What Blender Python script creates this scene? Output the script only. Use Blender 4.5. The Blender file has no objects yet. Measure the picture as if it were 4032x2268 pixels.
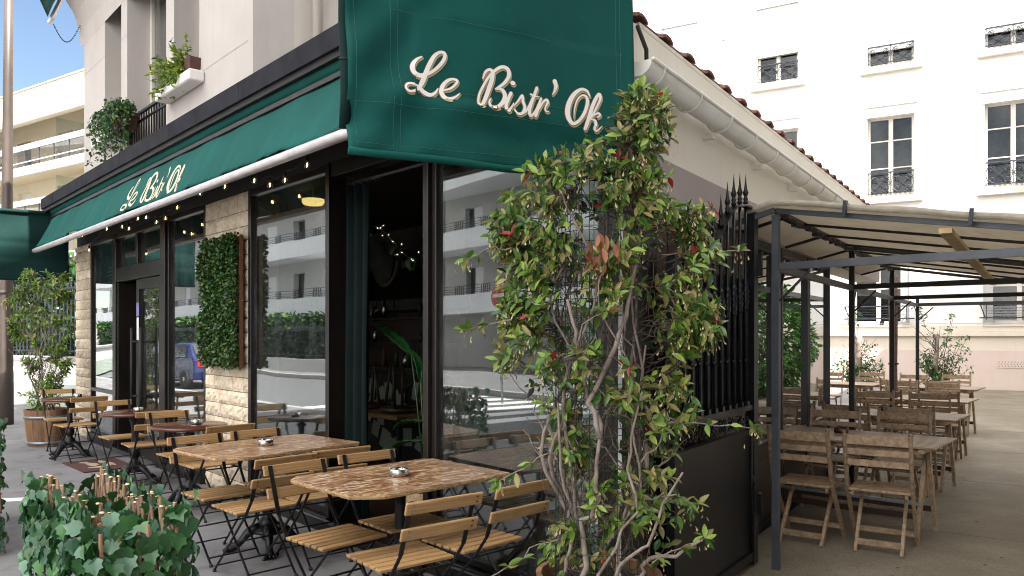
import bpy, math, random
import numpy as np
from mathutils import Matrix, Vector
R = math.radians
random.seed(7); rng = np.random.default_rng(7)
scene = bpy.context.scene
# ---------------- camera ----------------
cam_d = bpy.data.cameras.new("camera"); cam = bpy.data.objects.new("camera", cam_d)
scene.collection.objects.link(cam); scene.camera = cam
cam.location = (0, 0, 1.6); cam.rotation_euler = (R(90), 0, 0)
cam_d.sensor_width = 36.0; cam_d.lens = 27.11; cam_d.shift_y = 0.0448
cam_d.clip_start = 0.05; cam_d.clip_end = 600
# ---------------- light ----------------
SUN_AZ = Vector((0.66, -0.751)); SUN_EL = R(52)
sd = Vector((SUN_AZ.x*math.cos(SUN_EL), SUN_AZ.y*math.cos(SUN_EL), math.sin(SUN_EL)))
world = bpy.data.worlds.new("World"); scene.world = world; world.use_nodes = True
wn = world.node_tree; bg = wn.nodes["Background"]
sky = wn.nodes.new("ShaderNodeTexSky"); sky.sky_type = 'NISHITA'; sky.sun_disc = False
sky.sun_elevation = SUN_EL; sky.sun_rotation = math.atan2(SUN_AZ.x, SUN_AZ.y)
sky.air_density = 1.0; sky.dust_density = .5; sky.ozone_density = 1.0
# bright fill clouds added outside the view; clear, dimmed sky down the street
def wm(op, x, y=None, cl=False):
    n = wn.nodes.new("ShaderNodeMath"); n.operation = op; n.use_clamp = cl
    for i, v in ((0, x), (1, y)):
        if v is None: continue
        if isinstance(v, (int, float)): n.inputs[i].default_value = v
        else: wn.links.new(v, n.inputs[i])
    return n.outputs[0]
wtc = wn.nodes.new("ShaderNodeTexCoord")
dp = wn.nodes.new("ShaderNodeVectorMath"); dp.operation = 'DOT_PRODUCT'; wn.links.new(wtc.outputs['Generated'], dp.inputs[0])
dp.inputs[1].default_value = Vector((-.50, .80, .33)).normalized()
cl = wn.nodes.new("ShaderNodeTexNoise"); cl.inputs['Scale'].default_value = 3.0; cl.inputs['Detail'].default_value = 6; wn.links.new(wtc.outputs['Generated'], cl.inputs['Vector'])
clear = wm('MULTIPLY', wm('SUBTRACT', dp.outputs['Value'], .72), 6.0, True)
fill_cloud = wm('MULTIPLY', wm('SUBTRACT', cl.outputs[0], .36), 5.0, True)
fill_cloud = wm('MULTIPLY', fill_cloud, wm('SUBTRACT', 1.0, clear))
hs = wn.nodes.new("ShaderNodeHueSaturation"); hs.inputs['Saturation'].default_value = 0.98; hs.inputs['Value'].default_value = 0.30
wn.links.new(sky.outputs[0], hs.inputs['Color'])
mx = wn.nodes.new("ShaderNodeMix"); mx.data_type = 'RGBA'; wn.links.new(fill_cloud, mx.inputs[0]); wn.links.new(hs.outputs[0], mx.inputs[6]); mx.inputs[7].default_value = (8.6, 8.3, 8.0, 1)
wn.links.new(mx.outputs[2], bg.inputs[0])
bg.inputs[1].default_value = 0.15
sl = bpy.data.lights.new("sun", 'SUN'); sl.energy = 5.0; sl.angle = R(0.5); sl.color = (1.0, 0.95, 0.87)
so = bpy.data.objects.new("sun", sl); scene.collection.objects.link(so)
so.rotation_euler = sd.to_track_quat('Z', 'Y').to_euler(); so.location = (0, 0, 40)
vs = scene.view_settings; vs.view_transform = 'Standard'; vs.look = 'None'; vs.exposure = 2.2; vs.gamma = 1
scene.cycles.max_bounces = 7; scene.cycles.diffuse_bounces = 4; scene.cycles.glossy_bounces = 4
scene.cycles.transparent_max_bounces = 12; scene.cycles.caustics_reflective = False; scene.cycles.caustics_refractive = False
scene.cycles.sample_clamp_indirect = 6; scene.cycles.use_denoising = True; scene.cycles.filter_width = 1.05
# ---------------- frames ----------------
def frame(o, u, v):
    return Matrix(((u[0], v[0], 0, o[0]), (u[1], v[1], 0, o[1]), (0, 0, 1, 0), (0, 0, 0, 1)))
CA = (.544, 4.03)
FAC = frame(CA, (-.671, .7416), (-.7416, -.671))      # s along the storefront, o out over the pavement
SID = frame(CA, (.554, .832), (.832, -.554))          # k along the side wall, o out into the courtyard
BAK = frame((14.3, 21.5), (-.8678, .4969), (-.4969, -.8678))
PER = frame((1.78, 5.2), (.554, .832), (.748, -.663)) # k along courtyard, o across it
def W(M, x, y, z): return M @ Vector((x, y, z))
# ---------------- materials ----------------
MATS = {}
def nmat(name):
    m = bpy.data.materials.new(name); m.use_nodes = True
    nt = m.node_tree; b = nt.nodes["Principled BSDF"]; MATS[name] = m
    return m, nt, b
def node(nt, t, **kw):
    n = nt.nodes.new(t)
    for k, v in kw.items():
        if k in n.inputs: n.inputs[k].default_value = v
        else: setattr(n, k, v)
    return n
def coords(nt, scale=(1, 1, 1), rot=(0, 0, 0), kind='Object'):
    tc = nt.nodes.new("ShaderNodeTexCoord"); mp = nt.nodes.new("ShaderNodeMapping")
    mp.inputs['Scale'].default_value = scale; mp.inputs['Rotation'].default_value = rot
    nt.links.new(tc.outputs[kind], mp.inputs[0]); return mp.outputs[0]
def ramp(nt, src, stops):
    r = nt.nodes.new("ShaderNodeValToRGB"); cr = r.color_ramp
    while len(cr.elements) < len(stops): cr.elements.new(.5)
    for e, (p, c) in zip(cr.elements, stops):
        e.position = p; e.color = (c[0], c[1], c[2], 1) if not isinstance(c, (int, float)) else (c, c, c, 1)
    nt.links.new(src, r.inputs[0]); return r.outputs[0]
def bump(nt, b, src, strength=.3, dist=.01):
    bp = nt.nodes.new("ShaderNodeBump"); bp.inputs['Strength'].default_value = strength
    bp.inputs['Distance'].default_value = dist
    nt.links.new(src, bp.inputs['Height']); nt.links.new(bp.outputs[0], b.inputs['Normal'])
def mix(nt, fac, a, b_, mode='MIX'):
    m = nt.nodes.new("ShaderNodeMix"); m.data_type = 'RGBA'; m.blend_type = mode
    for i, v in ((0, fac), (6, a), (7, b_)):
        if isinstance(v, (int, float)): m.inputs[i].default_value = v
        elif isinstance(v, (tuple, list)): m.inputs[i].default_value = (*v[:3], 1)
        else: nt.links.new(v, m.inputs[i])
    return m.outputs[2]
def noisy(name, c1, c2, scale=6, rough=.6, metal=0, stretch=(1, 1, 1), bstr=.15, bscale=None, detail=6, lo=.35, hi=.65, spec=None, bdist=.004, island=0):
    m, nt, b = nmat(name); co = coords(nt, stretch)
    n = node(nt, "ShaderNodeTexNoise", Scale=scale, Detail=detail, Roughness=.6); nt.links.new(co, n.inputs['Vector'])
    col = ramp(nt, n.outputs[0], [(lo, c1), (hi, c2)])
    if island:
        g = nt.nodes.new("ShaderNodeNewGeometry")
        v = ramp(nt, g.outputs['Random Per Island'], [(0, 1 - island), (1, 1 + island)])
        col = mix(nt, 1.0, col, v, 'MULTIPLY')
    nt.links.new(col, b.inputs['Base Color'])
    b.inputs['Roughness'].default_value = rough; b.inputs['Metallic'].default_value = metal
    if spec is not None: b.inputs['Specular IOR Level'].default_value = spec
    if bstr:
        n2 = node(nt, "ShaderNodeTexNoise", Scale=bscale or scale*4, Detail=8); nt.links.new(co, n2.inputs['Vector'])
        bump(nt, b, n2.outputs[0], bstr, bdist)
    return m
def wood(name, c1, c2, grain=(1, 18, 18), scale=5, rough=.5, island=.25):
    m, nt, b = nmat(name); co = coords(nt, grain)
    n = node(nt, "ShaderNodeTexNoise", Scale=scale, Detail=8, Distortion=.6); nt.links.new(co, n.inputs['Vector'])
    g = nt.nodes.new("ShaderNodeNewGeometry")
    v = ramp(nt, g.outputs['Random Per Island'], [(0, 1 - island), (1, 1 + island*.6)])
    col = mix(nt, 1.0, ramp(nt, n.outputs[0], [(.3, c1), (.7, c2)]), v, 'MULTIPLY')
    nt.links.new(col, b.inputs['Base Color']); b.inputs['Roughness'].default_value = rough
    bump(nt, b, n.outputs[0], .15, .002); return m
def leafm(name, c, c2=None, rough=.42, trans=.25):
    m, nt, b = nmat(name)
    g = nt.nodes.new("ShaderNodeNewGeometry")
    c2 = c2 or tuple(x*1.6 for x in c)
    col = ramp(nt, g.outputs['Random Per Island'], [(0, tuple(x*.6 for x in c)), (.5, c), (1, c2)])
    nt.links.new(col, b.inputs['Base Color']); b.inputs['Roughness'].default_value = rough
    tr = nt.nodes.new("ShaderNodeBsdfTranslucent"); nt.links.new(col, tr.inputs[0])
    ms = nt.nodes.new("ShaderNodeMixShader"); ms.inputs[0].default_value = trans
    nt.links.new(b.outputs[0], ms.inputs[1]); nt.links.new(tr.outputs[0], ms.inputs[2])
    nt.links.new(ms.outputs[0], nt.nodes["Material Output"].inputs[0]); return m
def glassm(name, tint=(.75, .8, .78), ior=2.1, rough=.0, wob=.0):
    m, nt, b = nmat(name); nt.nodes.remove(b)
    t = nt.nodes.new("ShaderNodeBsdfTransparent"); t.inputs[0].default_value = (*tint, 1)
    g = nt.nodes.new("ShaderNodeBsdfGlossy"); g.inputs['Roughness'].default_value = rough
    g.inputs['Color'].default_value = (.95, .97, 1, 1)
    f = nt.nodes.new("ShaderNodeFresnel"); f.inputs['IOR'].default_value = ior
    geo = nt.nodes.new("ShaderNodeNewGeometry")   # same reflectance from either side of the pane
    ms = nt.nodes.new("ShaderNodeMixShader")
    if wob:
        co = coords(nt, (1, 1, 1)); n = node(nt, "ShaderNodeTexNoise", Scale=.9, Detail=1); nt.links.new(co, n.inputs['Vector'])
        bp = node(nt, "ShaderNodeBump", Strength=wob, Distance=.02); nt.links.new(n.outputs[0], bp.inputs['Height'])
        nt.links.new(bp.outputs[0], g.inputs['Normal'])
    lw = nt.nodes.new("ShaderNodeLayerWeight"); lw.inputs[0].default_value = .5
    pw = node(nt, "ShaderNodeMath", operation='POWER'); pw.inputs[1].default_value = 3.2
    nt.links.new(lw.outputs['Facing'], pw.inputs[0])
    ml = node(nt, "ShaderNodeMath", operation='MULTIPLY_ADD'); ml.inputs[1].default_value = .85 if ior > 1.6 else .8
    ml.inputs[2].default_value = (ior - 1)**2/(ior + 1)**2
    nt.links.new(pw.outputs[0], ml.inputs[0]); ml.use_clamp = True
    nt.links.new(ml.outputs[0], ms.inputs[0])
    nt.links.new(t.outputs[0], ms.inputs[1]); nt.links.new(g.outputs[0], ms.inputs[2])
    nt.nodes.remove(f); nt.nodes.remove(geo)
    if wob:   # a film of dust and smears on the shop glass
        df = nt.nodes.new("ShaderNodeBsdfDiffuse"); df.inputs[0].default_value = (.55, .56, .55, 1)
        co2 = coords(nt, (1.2, 1.2, .6)); sm = node(nt, "ShaderNodeTexNoise", Scale=3.0, Detail=8, Roughness=.7, Distortion=1.5); nt.links.new(co2, sm.inputs['Vector'])
        ms2 = nt.nodes.new("ShaderNodeMixShader"); nt.links.new(ramp(nt, sm.outputs[0], [(.45, .006), (.75, .07)]), ms2.inputs[0])
        nt.links.new(ms.outputs[0], ms2.inputs[1]); nt.links.new(df.outputs[0], ms2.inputs[2]); ms = ms2
    nt.links.new(ms.outputs[0], nt.nodes["Material Output"].inputs[0]); return m
def emis(name, c, s):
    m, nt, b = nmat(name); b.inputs['Base Color'].default_value = (*c, 1)
    b.inputs['Emission Color'].default_value = (*c, 1); b.inputs['Emission Strength'].default_value = s; return m

M_ALU = noisy('frame_brown', (.009, .0065, .0055), (.016, .012, .010), 3, .35, .2, bstr=0)
M_BLACK = noisy('black_paint', (.004, .004, .0045), (.009, .009, .010), 12, .4, .0, bstr=.05)
M_GATE = noisy('gate_paint', (.002, .0024, .0036), (.006, .0066, .009), 8, .3, .0, bstr=.1, spec=.3)
M_FASCIA = noisy('fascia', (.010, .010, .014), (.022, .022, .029), 5, .75, 0, bstr=.1, spec=.15)
M_SOFFIT = noisy('soffit', (.002, .0018, .0018), (.004, .0035, .003), 5, .6, 0, bstr=.1)
M_ROOFF = noisy('roofing_felt', (.03, .03, .028), (.07, .065, .06), 30, .95, 0, bstr=.6)
def plaster(name, c, c2, stain=.25, rough=.9):
    m, nt, b = nmat(name); co = coords(nt)
    n = node(nt, "ShaderNodeTexNoise", Scale=1.1, Detail=8, Roughness=.65); nt.links.new(co, n.inputs['Vector'])
    n2 = node(nt, "ShaderNodeTexNoise", Scale=60, Detail=4); nt.links.new(co, n2.inputs['Vector'])
    st = coords(nt, (3, 3, .35)); n3 = node(nt, "ShaderNodeTexNoise", Scale=3, Detail=6); nt.links.new(st, n3.inputs['Vector'])
    col = ramp(nt, n.outputs[0], [(.3, c), (.7, c2)])
    col = mix(nt, ramp(nt, n3.outputs[0], [(.52, 0.), (.75, stain)]), col, tuple(x*.75 for x in c))
    nt.links.new(col, b.inputs['Base Color']); b.inputs['Roughness'].default_value = rough
    bump(nt, b, n2.outputs[0], .25, .004); return m
M_WALL = plaster('wall_pink_grey', (.44, .405, .38), (.50, .465, .44))
M_WALL2 = plaster('wall_cream', (.50, .455, .41), (.58, .54, .49), .4)
M_SIDE = plaster('wall_side', (.70, .66, .57), (.76, .72, .63), .12)
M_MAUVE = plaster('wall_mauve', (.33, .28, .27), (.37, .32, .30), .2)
M_BACKW = plaster('wall_white', (.80, .77, .73), (.84, .82, .78), .05)
M_BACKP = plaster('wall_plinth', (.62, .50, .44), (.66, .55, .49), .1)
M_LEDGE = plaster('ledge', (.66, .58, .48), (.72, .65, .55), .2)
M_SILLS = plaster('stone_sill', (.62, .57, .48), (.72, .68, .60), .6)
M_SILLW = plaster('white_sill', (.70, .68, .66), (.76, .74, .72), .3)
M_OPPW = plaster('wall_opposite', (.84, .85, .86), (.88, .89, .90), .08)
M_OPPG = plaster('wall_opposite_grey', (.52, .51, .49), (.58, .57, .55), .15)
M_FARW = plaster('wall_far', (.74, .66, .51), (.78, .71, .57), .1)
M_FARS = plaster('far_soffit', (.66, .58, .44), (.70, .62, .48), .1)
M_FARB = noisy('far_band', (.62, .70, .80), (.68, .75, .84), 1, .7, bstr=0)
M_REND = plaster('grey_render', (.42, .40, .37), (.5, .48, .45), .3)

def fabric(name, c1, c2, scale=5, fold=(1, 1, 1), bs=.5):
    m, nt, b = nmat(name); co = coords(nt, fold)
    n = node(nt, "ShaderNodeTexNoise", Scale=scale, Detail=5, Distortion=.4); nt.links.new(co, n.inputs['Vector'])
    c0 = coords(nt); w = node(nt, "ShaderNodeTexNoise", Scale=400, Detail=2); nt.links.new(c0, w.inputs['Vector'])
    n3 = node(nt, "ShaderNodeTexNoise", Scale=25, Detail=6); nt.links.new(c0, n3.inputs['Vector'])
    col = ramp(nt, n.outputs[0], [(.25, c1), (.75, c2)])
    col = mix(nt, ramp(nt, n3.outputs[0], [(.62, 0.), (.8, .12)]), col, tuple(x*2.2 + .02 for x in c2))
    nt.links.new(col, b.inputs['Base Color']); b.inputs['Roughness'].default_value = .8
    b.inputs['Specular IOR Level'].default_value = .2
    ad = node(nt, "ShaderNodeMath", operation='MULTIPLY_ADD'); ad.inputs[1].default_value = .03
    nt.links.new(w.outputs[0], ad.inputs[0]); nt.links.new(n.outputs[0], ad.inputs[2])
    bump(nt, b, ad.outputs[0], bs, .03); return m
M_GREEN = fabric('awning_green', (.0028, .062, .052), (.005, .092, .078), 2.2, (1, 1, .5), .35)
M_GREEND = fabric('awning_green_dark', (.0009, .016, .015), (.0015, .024, .022), 2.2)  # darker copy of the awning green; shade of the far sheet in its colour
M_CURT = fabric('curtain_green', (.0003, .005, .0046), (.0007, .012, .010), 2)
M_CREAM = noisy('lettering_cream', (.84, .79, .74), (.88, .84, .80), 10, .7, bstr=0)
M_KHAKI = noisy('lettering_khaki', (.36, .32, .17), (.42, .37, .21), 10, .8, bstr=0)
M_LINE = noisy('lettering_outline', (.26, .14, .08), (.3, .17, .1), 10, .8, bstr=0)
M_CREAM2 = noisy('lettering_old_cream', (.52, .50, .37), (.60, .57, .44), 30, .8, bstr=0)
M_THREAD = noisy('thread', (.05, .13, .12), (.08, .2, .18), 80, .8, bstr=0)
M_ALUW = noisy('awning_bar', (.55, .52, .53), (.72, .68, .68), 9, .35, .25, (1, 1, 1), .1)
M_SLAT = wood('acacia_slat', (.27, .145, .058), (.46, .29, .13), (1.2, 26, 26), 4, .42, .3)
M_SLATD = wood('acacia_slat_worn', (.15, .085, .04), (.27, .16, .075), (1.2, 26, 26), 4, .5, .3)
M_TEAK = wood('teak', (.155, .100, .056), (.35, .245, .15), (3, 3, 3), 9, .5, .28)
M_TEAKT = wood('teak_table', (.18, .12, .072), (.30, .21, .135), (1, 20, 20), 5, .45, .2)
M_DWOOD = wood('dark_wood', (.018, .007, .004), (.045, .018, .010), (1, 1, 12), 5, .45, .2)
M_RTAB = wood('round_top', (.07, .024, .014), (.12, .045, .026), (1, 10, 1), 3, .22, .1)
M_BARREL = wood('barrel_oak', (.17, .085, .038), (.32, .18, .085), (14, 14, 1), 3, .65, .35)
M_STICK = wood('willow_stick', (.15, .075, .035), (.32, .20, .11), (20, 20, 1), 6, .55, .4)
M_STICKE = noisy('stick_end', (.75, .55, .3), (.85, .68, .42), 30, .8, bstr=0)
M_LATH = wood('lath', (.36, .25, .12), (.5, .38, .2), (10, 1, 1), 3, .7, .2)
M_STEEL = noisy('steel', (.45, .44, .43), (.62, .61, .6), 20, .22, 1, (1, 1, 6), .05)
M_GALV = noisy('galvanised', (.2, .24, .27), (.3, .34, .38), 30, .45, .8, bstr=.1)
M_ZINC = plaster('zinc_gutter', (.66, .64, .58), (.78, .76, .70), .25, .4)
M_TILE = noisy('roof_tile', (.10, .038, .028), (.20, .085, .06), 9, .85, bstr=.4, island=.25)
M_IRON = noisy('cast_iron', (.005, .005, .006), (.013, .013, .015), 25, .42, .3, bstr=.2)
M_RAIL = noisy('railing_iron', (.02, .022, .03), (.05, .055, .07), 10, .5, .2, bstr=0)
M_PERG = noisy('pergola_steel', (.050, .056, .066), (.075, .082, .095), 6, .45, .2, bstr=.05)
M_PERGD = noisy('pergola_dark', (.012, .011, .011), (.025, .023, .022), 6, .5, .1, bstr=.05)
M_LAMP = noisy('lamp_post', (.055, .040, .034), (.085, .066, .056), 4, .45, .2, (1, 1, .3), .1)
M_WHITE = noisy('white_paint', (.72, .71, .69), (.78, .77, .75), 5, .5, bstr=0)
M_TERRA = noisy('brown_plastic', (.06, .022, .016), (.09, .035, .026), 9, .6, bstr=.1)
M_POTD = noisy('dark_pot', (.01, .012, .016), (.02, .024, .03), 9, .6, bstr=.1)
M_SOIL = noisy('soil', (.02, .012, .008), (.06, .04, .025), 30, .95, bstr=.8, bdist=.02)
M_BARK = noisy('bark', (.14, .105, .085), (.30, .25, .215), 25, .85, 0, (1, 1, .5), .5)
M_BARKD = noisy('bark_dark', (.045, .03, .022), (.10, .07, .055), 25, .85, 0, (1, 1, .5), .5)
M_WIRE = noisy('green_wire', (.006, .022, .018), (.012, .035, .03), 20, .5, bstr=0)
M_GLASS = glassm('shop_glass', (.60, .68, .66), 2.25, .012, .16)
M_GLASSC = glassm('window_glass', (.70, .72, .70), 1.45)
M_GLASSM = glassm('side_glass', (.25, .28, .28), 3.9, .01, .03)
M_GLASSB = glassm('balcony_glass', (.75, .72, .66), 1.45)
M_PLAST = glassm('clear_sheet', (.86, .9, .89), 1.35, .05, .1)
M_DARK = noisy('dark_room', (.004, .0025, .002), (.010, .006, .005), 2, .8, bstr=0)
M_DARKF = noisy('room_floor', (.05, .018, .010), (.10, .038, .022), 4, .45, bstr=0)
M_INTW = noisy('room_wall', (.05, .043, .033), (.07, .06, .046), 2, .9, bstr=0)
M_NEWS = noisy('newsprint', (.12, .115, .10), (.42, .40, .36), 60, .9, 0, (1, 1, 2.5), 0)
M_SHUT = noisy('shutter_white', (.78, .77, .75), (.82, .81, .79), 5, .6, bstr=0)
M_SHUTG = noisy('shutter_grey', (.42, .42, .40), (.5, .5, .48), 5, .6, bstr=0)
M_FRAMEW = noisy('frame_white', (.62, .58, .52), (.68, .64, .58), 5, .6, bstr=0)
M_NIGHT = noisy('window_dark', (.03, .028, .03), (.10, .09, .09), 3, .6, bstr=0)
M_BULB = glassm('bulb_glass', (.95, .85, .68), 1.6)
M_FIL = emis('filament', (1.0, .62, .25), 8)
M_FAIRY = emis('fairy_light', (1.0, .8, .6), 3.5)
M_LAMPW = emis('warm_lamp', (1.0, .6, .2), .9)
M_RUBBER = noisy('black_rubber', (.008, .008, .008), (.015, .015, .015), 20, .7, bstr=0)
M_BLUE = noisy('car_blue', (.012, .022, .10), (.014, .026, .12), 3, .22, .3, bstr=0)
M_CARD = noisy('car_dark', (.012, .012, .014), (.018, .018, .02), 3, .22, .3, bstr=0)
M_CARG = noisy('car_glass', (.02, .025, .03), (.03, .035, .04), 3, .08, 0, bstr=0)
M_RED = noisy('red_lens', (.4, .01, .01), (.5, .02, .02), 9, .2, bstr=0)
M_LENS = noisy('clear_lens', (.5, .55, .6), (.65, .7, .75), 9, .12, .3, bstr=0)
# foliage
L_BRI = leafm('leaf_bright', (.13, .24, .03), (.30, .42, .08), .36, .3)
L_MID = leafm('leaf_mid', (.045, .125, .018), (.10, .21, .035), .36, .25)
L_DRK = leafm('leaf_dark', (.014, .045, .012), (.028, .075, .02), .35, .15)
L_BRZ = leafm('leaf_bronze', (.22, .205, .055), (.38, .31, .12), .42, .28)
L_PUR = leafm('leaf_purple', (.035, .024, .022), (.07, .045, .04), .4, .15)
L_RED = leafm('leaf_red', (.22, .016, .012), (.38, .05, .03), .4, .3)
L_DRY = leafm('leaf_dry', (.24, .085, .04), (.36, .15, .075), .6, .25)
L_FLO = leafm('flower_cream', (.52, .43, .20), (.68, .60, .34), .6, .3)
L_IVY = leafm('ivy_mid', (.030, .11, .032), (.075, .21, .06), .33, .15)
L_IVYL = leafm('ivy_pale', (.085, .19, .12), (.18, .32, .21), .36, .15)
L_HDG = leafm('panel_leaf', (.022, .075, .014), (.045, .13, .024), .4, .15)
L_HDG2 = leafm('panel_leaf_olive', (.06, .10, .016), (.12, .17, .03), .4, .15)
L_BSH = leafm('bush_leaf', (.07, .22, .03), (.16, .38, .06), .35, .3)
L_GRY = leafm('trailing_leaf', (.035, .085, .04), (.07, .15, .07), .5, .2)
L_YEL = leafm('fern_yellow', (.20, .30, .03), (.38, .42, .06), .5, .3)
# ---------------- mesh helpers ----------------
WM = {}
coll = scene.collection
I4 = Matrix.Identity(4)
def link(o, parent=None, mw=None):
    coll.objects.link(o)
    if parent is not None:
        o.parent = parent; o.matrix_local = (WM[parent].inverted() @ mw) if mw is not None else I4
        WM[o] = mw if mw is not None else WM[parent].copy()
    else:
        if mw is not None: o.matrix_world = mw
        WM[o] = mw if mw is not None else I4.copy()
def setp(o, label=None, cat=None, group=None, kind=None):
    if label: o['label'] = label
    if cat: o['category'] = cat
    if group: o['group'] = group
    if kind: o['kind'] = kind
    return o
def thing(name, label, cat, loc=(0, 0, 0), rz=0, group=None):
    o = bpy.data.objects.new(name, None); o.empty_display_size = .1
    mw = Matrix.Translation(Vector(loc)) @ Matrix.Rotation(rz, 4, 'Z')
    link(o, None, mw); return setp(o, label, cat, group)
class MB:
    """collects shapes in world space; M maps the local frame of each shape into it"""
    def __init__(self, M=None):
        self.M = M.copy() if M is not None else I4.copy(); self.v = []; self.f = []; self.mi = []; self.cur = 0; self.smooth = []; self.sm = False; self.pc = []
    def add(self, vs_, fs):
        self.pc.append((len(self.v), len(self.f)))
        b = len(self.v); M = self.M; flip = M.to_3x3().determinant() < 0
        self.v += [M @ Vector(p) for p in vs_]
        for f in fs:
            f = [b + i for i in f]
            self.f.append(f[::-1] if flip else f); self.mi.append(self.cur); self.smooth.append(self.sm)
        return self
    def box(self, x0, x1, y0, y1, z0, z1):
        if x0 > x1: x0, x1 = x1, x0
        if y0 > y1: y0, y1 = y1, y0
        if z0 > z1: z0, z1 = z1, z0
        return self.add([(x0, y0, z0), (x1, y0, z0), (x1, y1, z0), (x0, y1, z0), (x0, y0, z1), (x1, y0, z1), (x1, y1, z1), (x0, y1, z1)],
            [(0, 3, 2, 1), (4, 5, 6, 7), (0, 1, 5, 4), (1, 2, 6, 5), (2, 3, 7, 6), (3, 0, 4, 7)])
    def bar(self, p0, p1, w, h, up=(0, 0, 1), w2=None, h2=None):
        p0, p1 = Vector(p0), Vector(p1); d = (p1 - p0).normalized(); up = Vector(up)
        if abs(d.dot(up)) > .98: up = Vector((0, 1, 0))
        x = d.cross(up).normalized(); y = x.cross(d).normalized(); w2 = w2 or w; h2 = h2 or h
        P = []
        for p, a, b in ((p0, w/2, h/2), (p1, w2/2, h2/2)):
            P += [p - x*a - y*b, p + x*a - y*b, p + x*a + y*b, p - x*a + y*b]
        return self.add(P, [(0, 1, 2, 3), (7, 6, 5, 4), (0, 4, 5, 1), (1, 5, 6, 2), (2, 6, 7, 3), (3, 7, 4, 0)])
    def tube(self, pts, r, n=6, caps=True):
        pts = [Vector(p) for p in pts]; m = len(pts)
        rs = [r]*m if isinstance(r, (int, float)) else list(r)
        ref = Vector((0, 0, 1)) if abs((pts[-1] - pts[0]).normalized().z) < .9 else Vector((0, 1, 0))
        V = []; px = None
        for i, p in enumerate(pts):
            d = (pts[min(i+1, m-1)] - pts[max(i-1, 0)]).normalized()
            x = d.cross(ref) if px is None else px - d*px.dot(d)
            if x.length < 1e-5: x = d.cross(Vector((1, 0, 0)))
            x.normalize(); px = x; y = d.cross(x)
            for k in range(n):
                a = 2*math.pi*k/n; V.append(p + (x*math.cos(a) + y*math.sin(a))*rs[i])
        F = [(i*n + k, i*n + (k+1) % n, (i+1)*n + (k+1) % n, (i+1)*n + k) for i in range(m-1) for k in range(n)]
        if caps: F += [tuple(range(n))[::-1], tuple((m-1)*n + k for k in range(n))]
        s = self.sm; self.sm = n > 5; self.add(V, F); self.sm = s; return self
    def lathe(self, prof, c=(0, 0, 0), n=24, flute=0, smooth=True):
        V = []; c = Vector(c)
        for r, z in prof:
            for k in range(n):
                a = 2*math.pi*k/n; rr = r*(1 - (flute if k % 2 else 0)); V.append(c + Vector((rr*math.cos(a), rr*math.sin(a), z)))
        m = len(prof)
        F = [(i*n + k, i*n + (k+1) % n, (i+1)*n + (k+1) % n, (i+1)*n + k) for i in range(m-1) for k in range(n)]
        F += [tuple(range(n))[::-1], tuple((m-1)*n + k for k in range(n))]
        s = self.sm; self.sm = smooth; self.add(V, F); self.sm = s; return self
    def prism(self, poly, z0, z1):
        n = len(poly); V = [(x, y, z0) for x, y in poly] + [(x, y, z1) for x, y in poly]
        return self.add(V, [tuple(range(n))[::-1], tuple(range(n, 2*n))] + [(i, (i+1) % n, n + (i+1) % n, n + i) for i in range(n)])
    def grid(self, fn, nu, nv, smooth=True):
        V = [fn(i/nu, j/nv) for j in range(nv+1) for i in range(nu+1)]
        s = self.sm; self.sm = smooth
        self.add(V, [(j*(nu+1)+i, j*(nu+1)+i+1, (j+1)*(nu+1)+i+1, (j+1)*(nu+1)+i) for j in range(nv) for i in range(nu)]); self.sm = s; return self
    def sheet(self, fn, nu, nv, th=.004, smooth=True):
        """a cloth with real thickness: fn(u,v)->point, thickness along the local normal"""
        P = [[Vector(fn(i/nu, j/nv)) for i in range(nu+1)] for j in range(nv+1)]
        F = []; V = []
        for sgn in (.5, -.5):
            for j in range(nv+1):
                for i in range(nu+1):
                    du = P[j][min(i+1, nu)] - P[j][max(i-1, 0)]; dv = P[min(j+1, nv)][i] - P[max(j-1, 0)][i]
                    V.append(P[j][i] + du.cross(dv).normalized()*th*sgn)
        N = (nu+1)*(nv+1); ix = lambda i, j: j*(nu+1)+i
        for j in range(nv):
            for i in range(nu):
                q = (ix(i, j), ix(i+1, j), ix(i+1, j+1), ix(i, j+1)); F.append(q); F.append(tuple(N + k for k in q[::-1]))
        for i in range(nu):
            F.append((ix(i+1, 0), ix(i, 0), N+ix(i, 0), N+ix(i+1, 0))); F.append((ix(i, nv), ix(i+1, nv), N+ix(i+1, nv), N+ix(i, nv)))
        for j in range(nv):
            F.append((ix(0, j), ix(0, j+1), N+ix(0, j+1), N+ix(0, j))); F.append((ix(nu, j+1), ix(nu, j), N+ix(nu, j), N+ix(nu, j+1)))
        s = self.sm; self.sm = smooth; self.add(V, F); self.sm = s; return self
    def build(self, name, mat, parent=None, bevel=0, seg=1, origin=None):
        if parent is None:
            if origin is None:
                xs = [p.x for p in self.v]; ys = [p.y for p in self.v]; origin = ((min(xs)+max(xs))/2, (min(ys)+max(ys))/2, min(p.z for p in self.v))
            mw = Matrix.Translation(Vector(origin))
        else: mw = WM[parent]
        inv = mw.inverted()
        me = bpy.data.meshes.new(name); me.from_pydata([inv @ p for p in self.v], [], self.f)
        mats = mat if isinstance(mat, (list, tuple)) else [mat]
        for m in mats: me.materials.append(m)
        if len(mats) > 1: me.polygons.foreach_set('material_index', self.mi)
        if any(self.smooth): me.polygons.foreach_set('use_smooth', self.smooth)
        me.update()
        o = bpy.data.objects.new(name, me); link(o, parent, mw if parent is None else None)
        if bevel:
            b = o.modifiers.new('bevel', 'BEVEL'); b.width = bevel; b.segments = seg; b.limit_method = 'ANGLE'; b.angle_limit = R(40)
        return o
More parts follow.
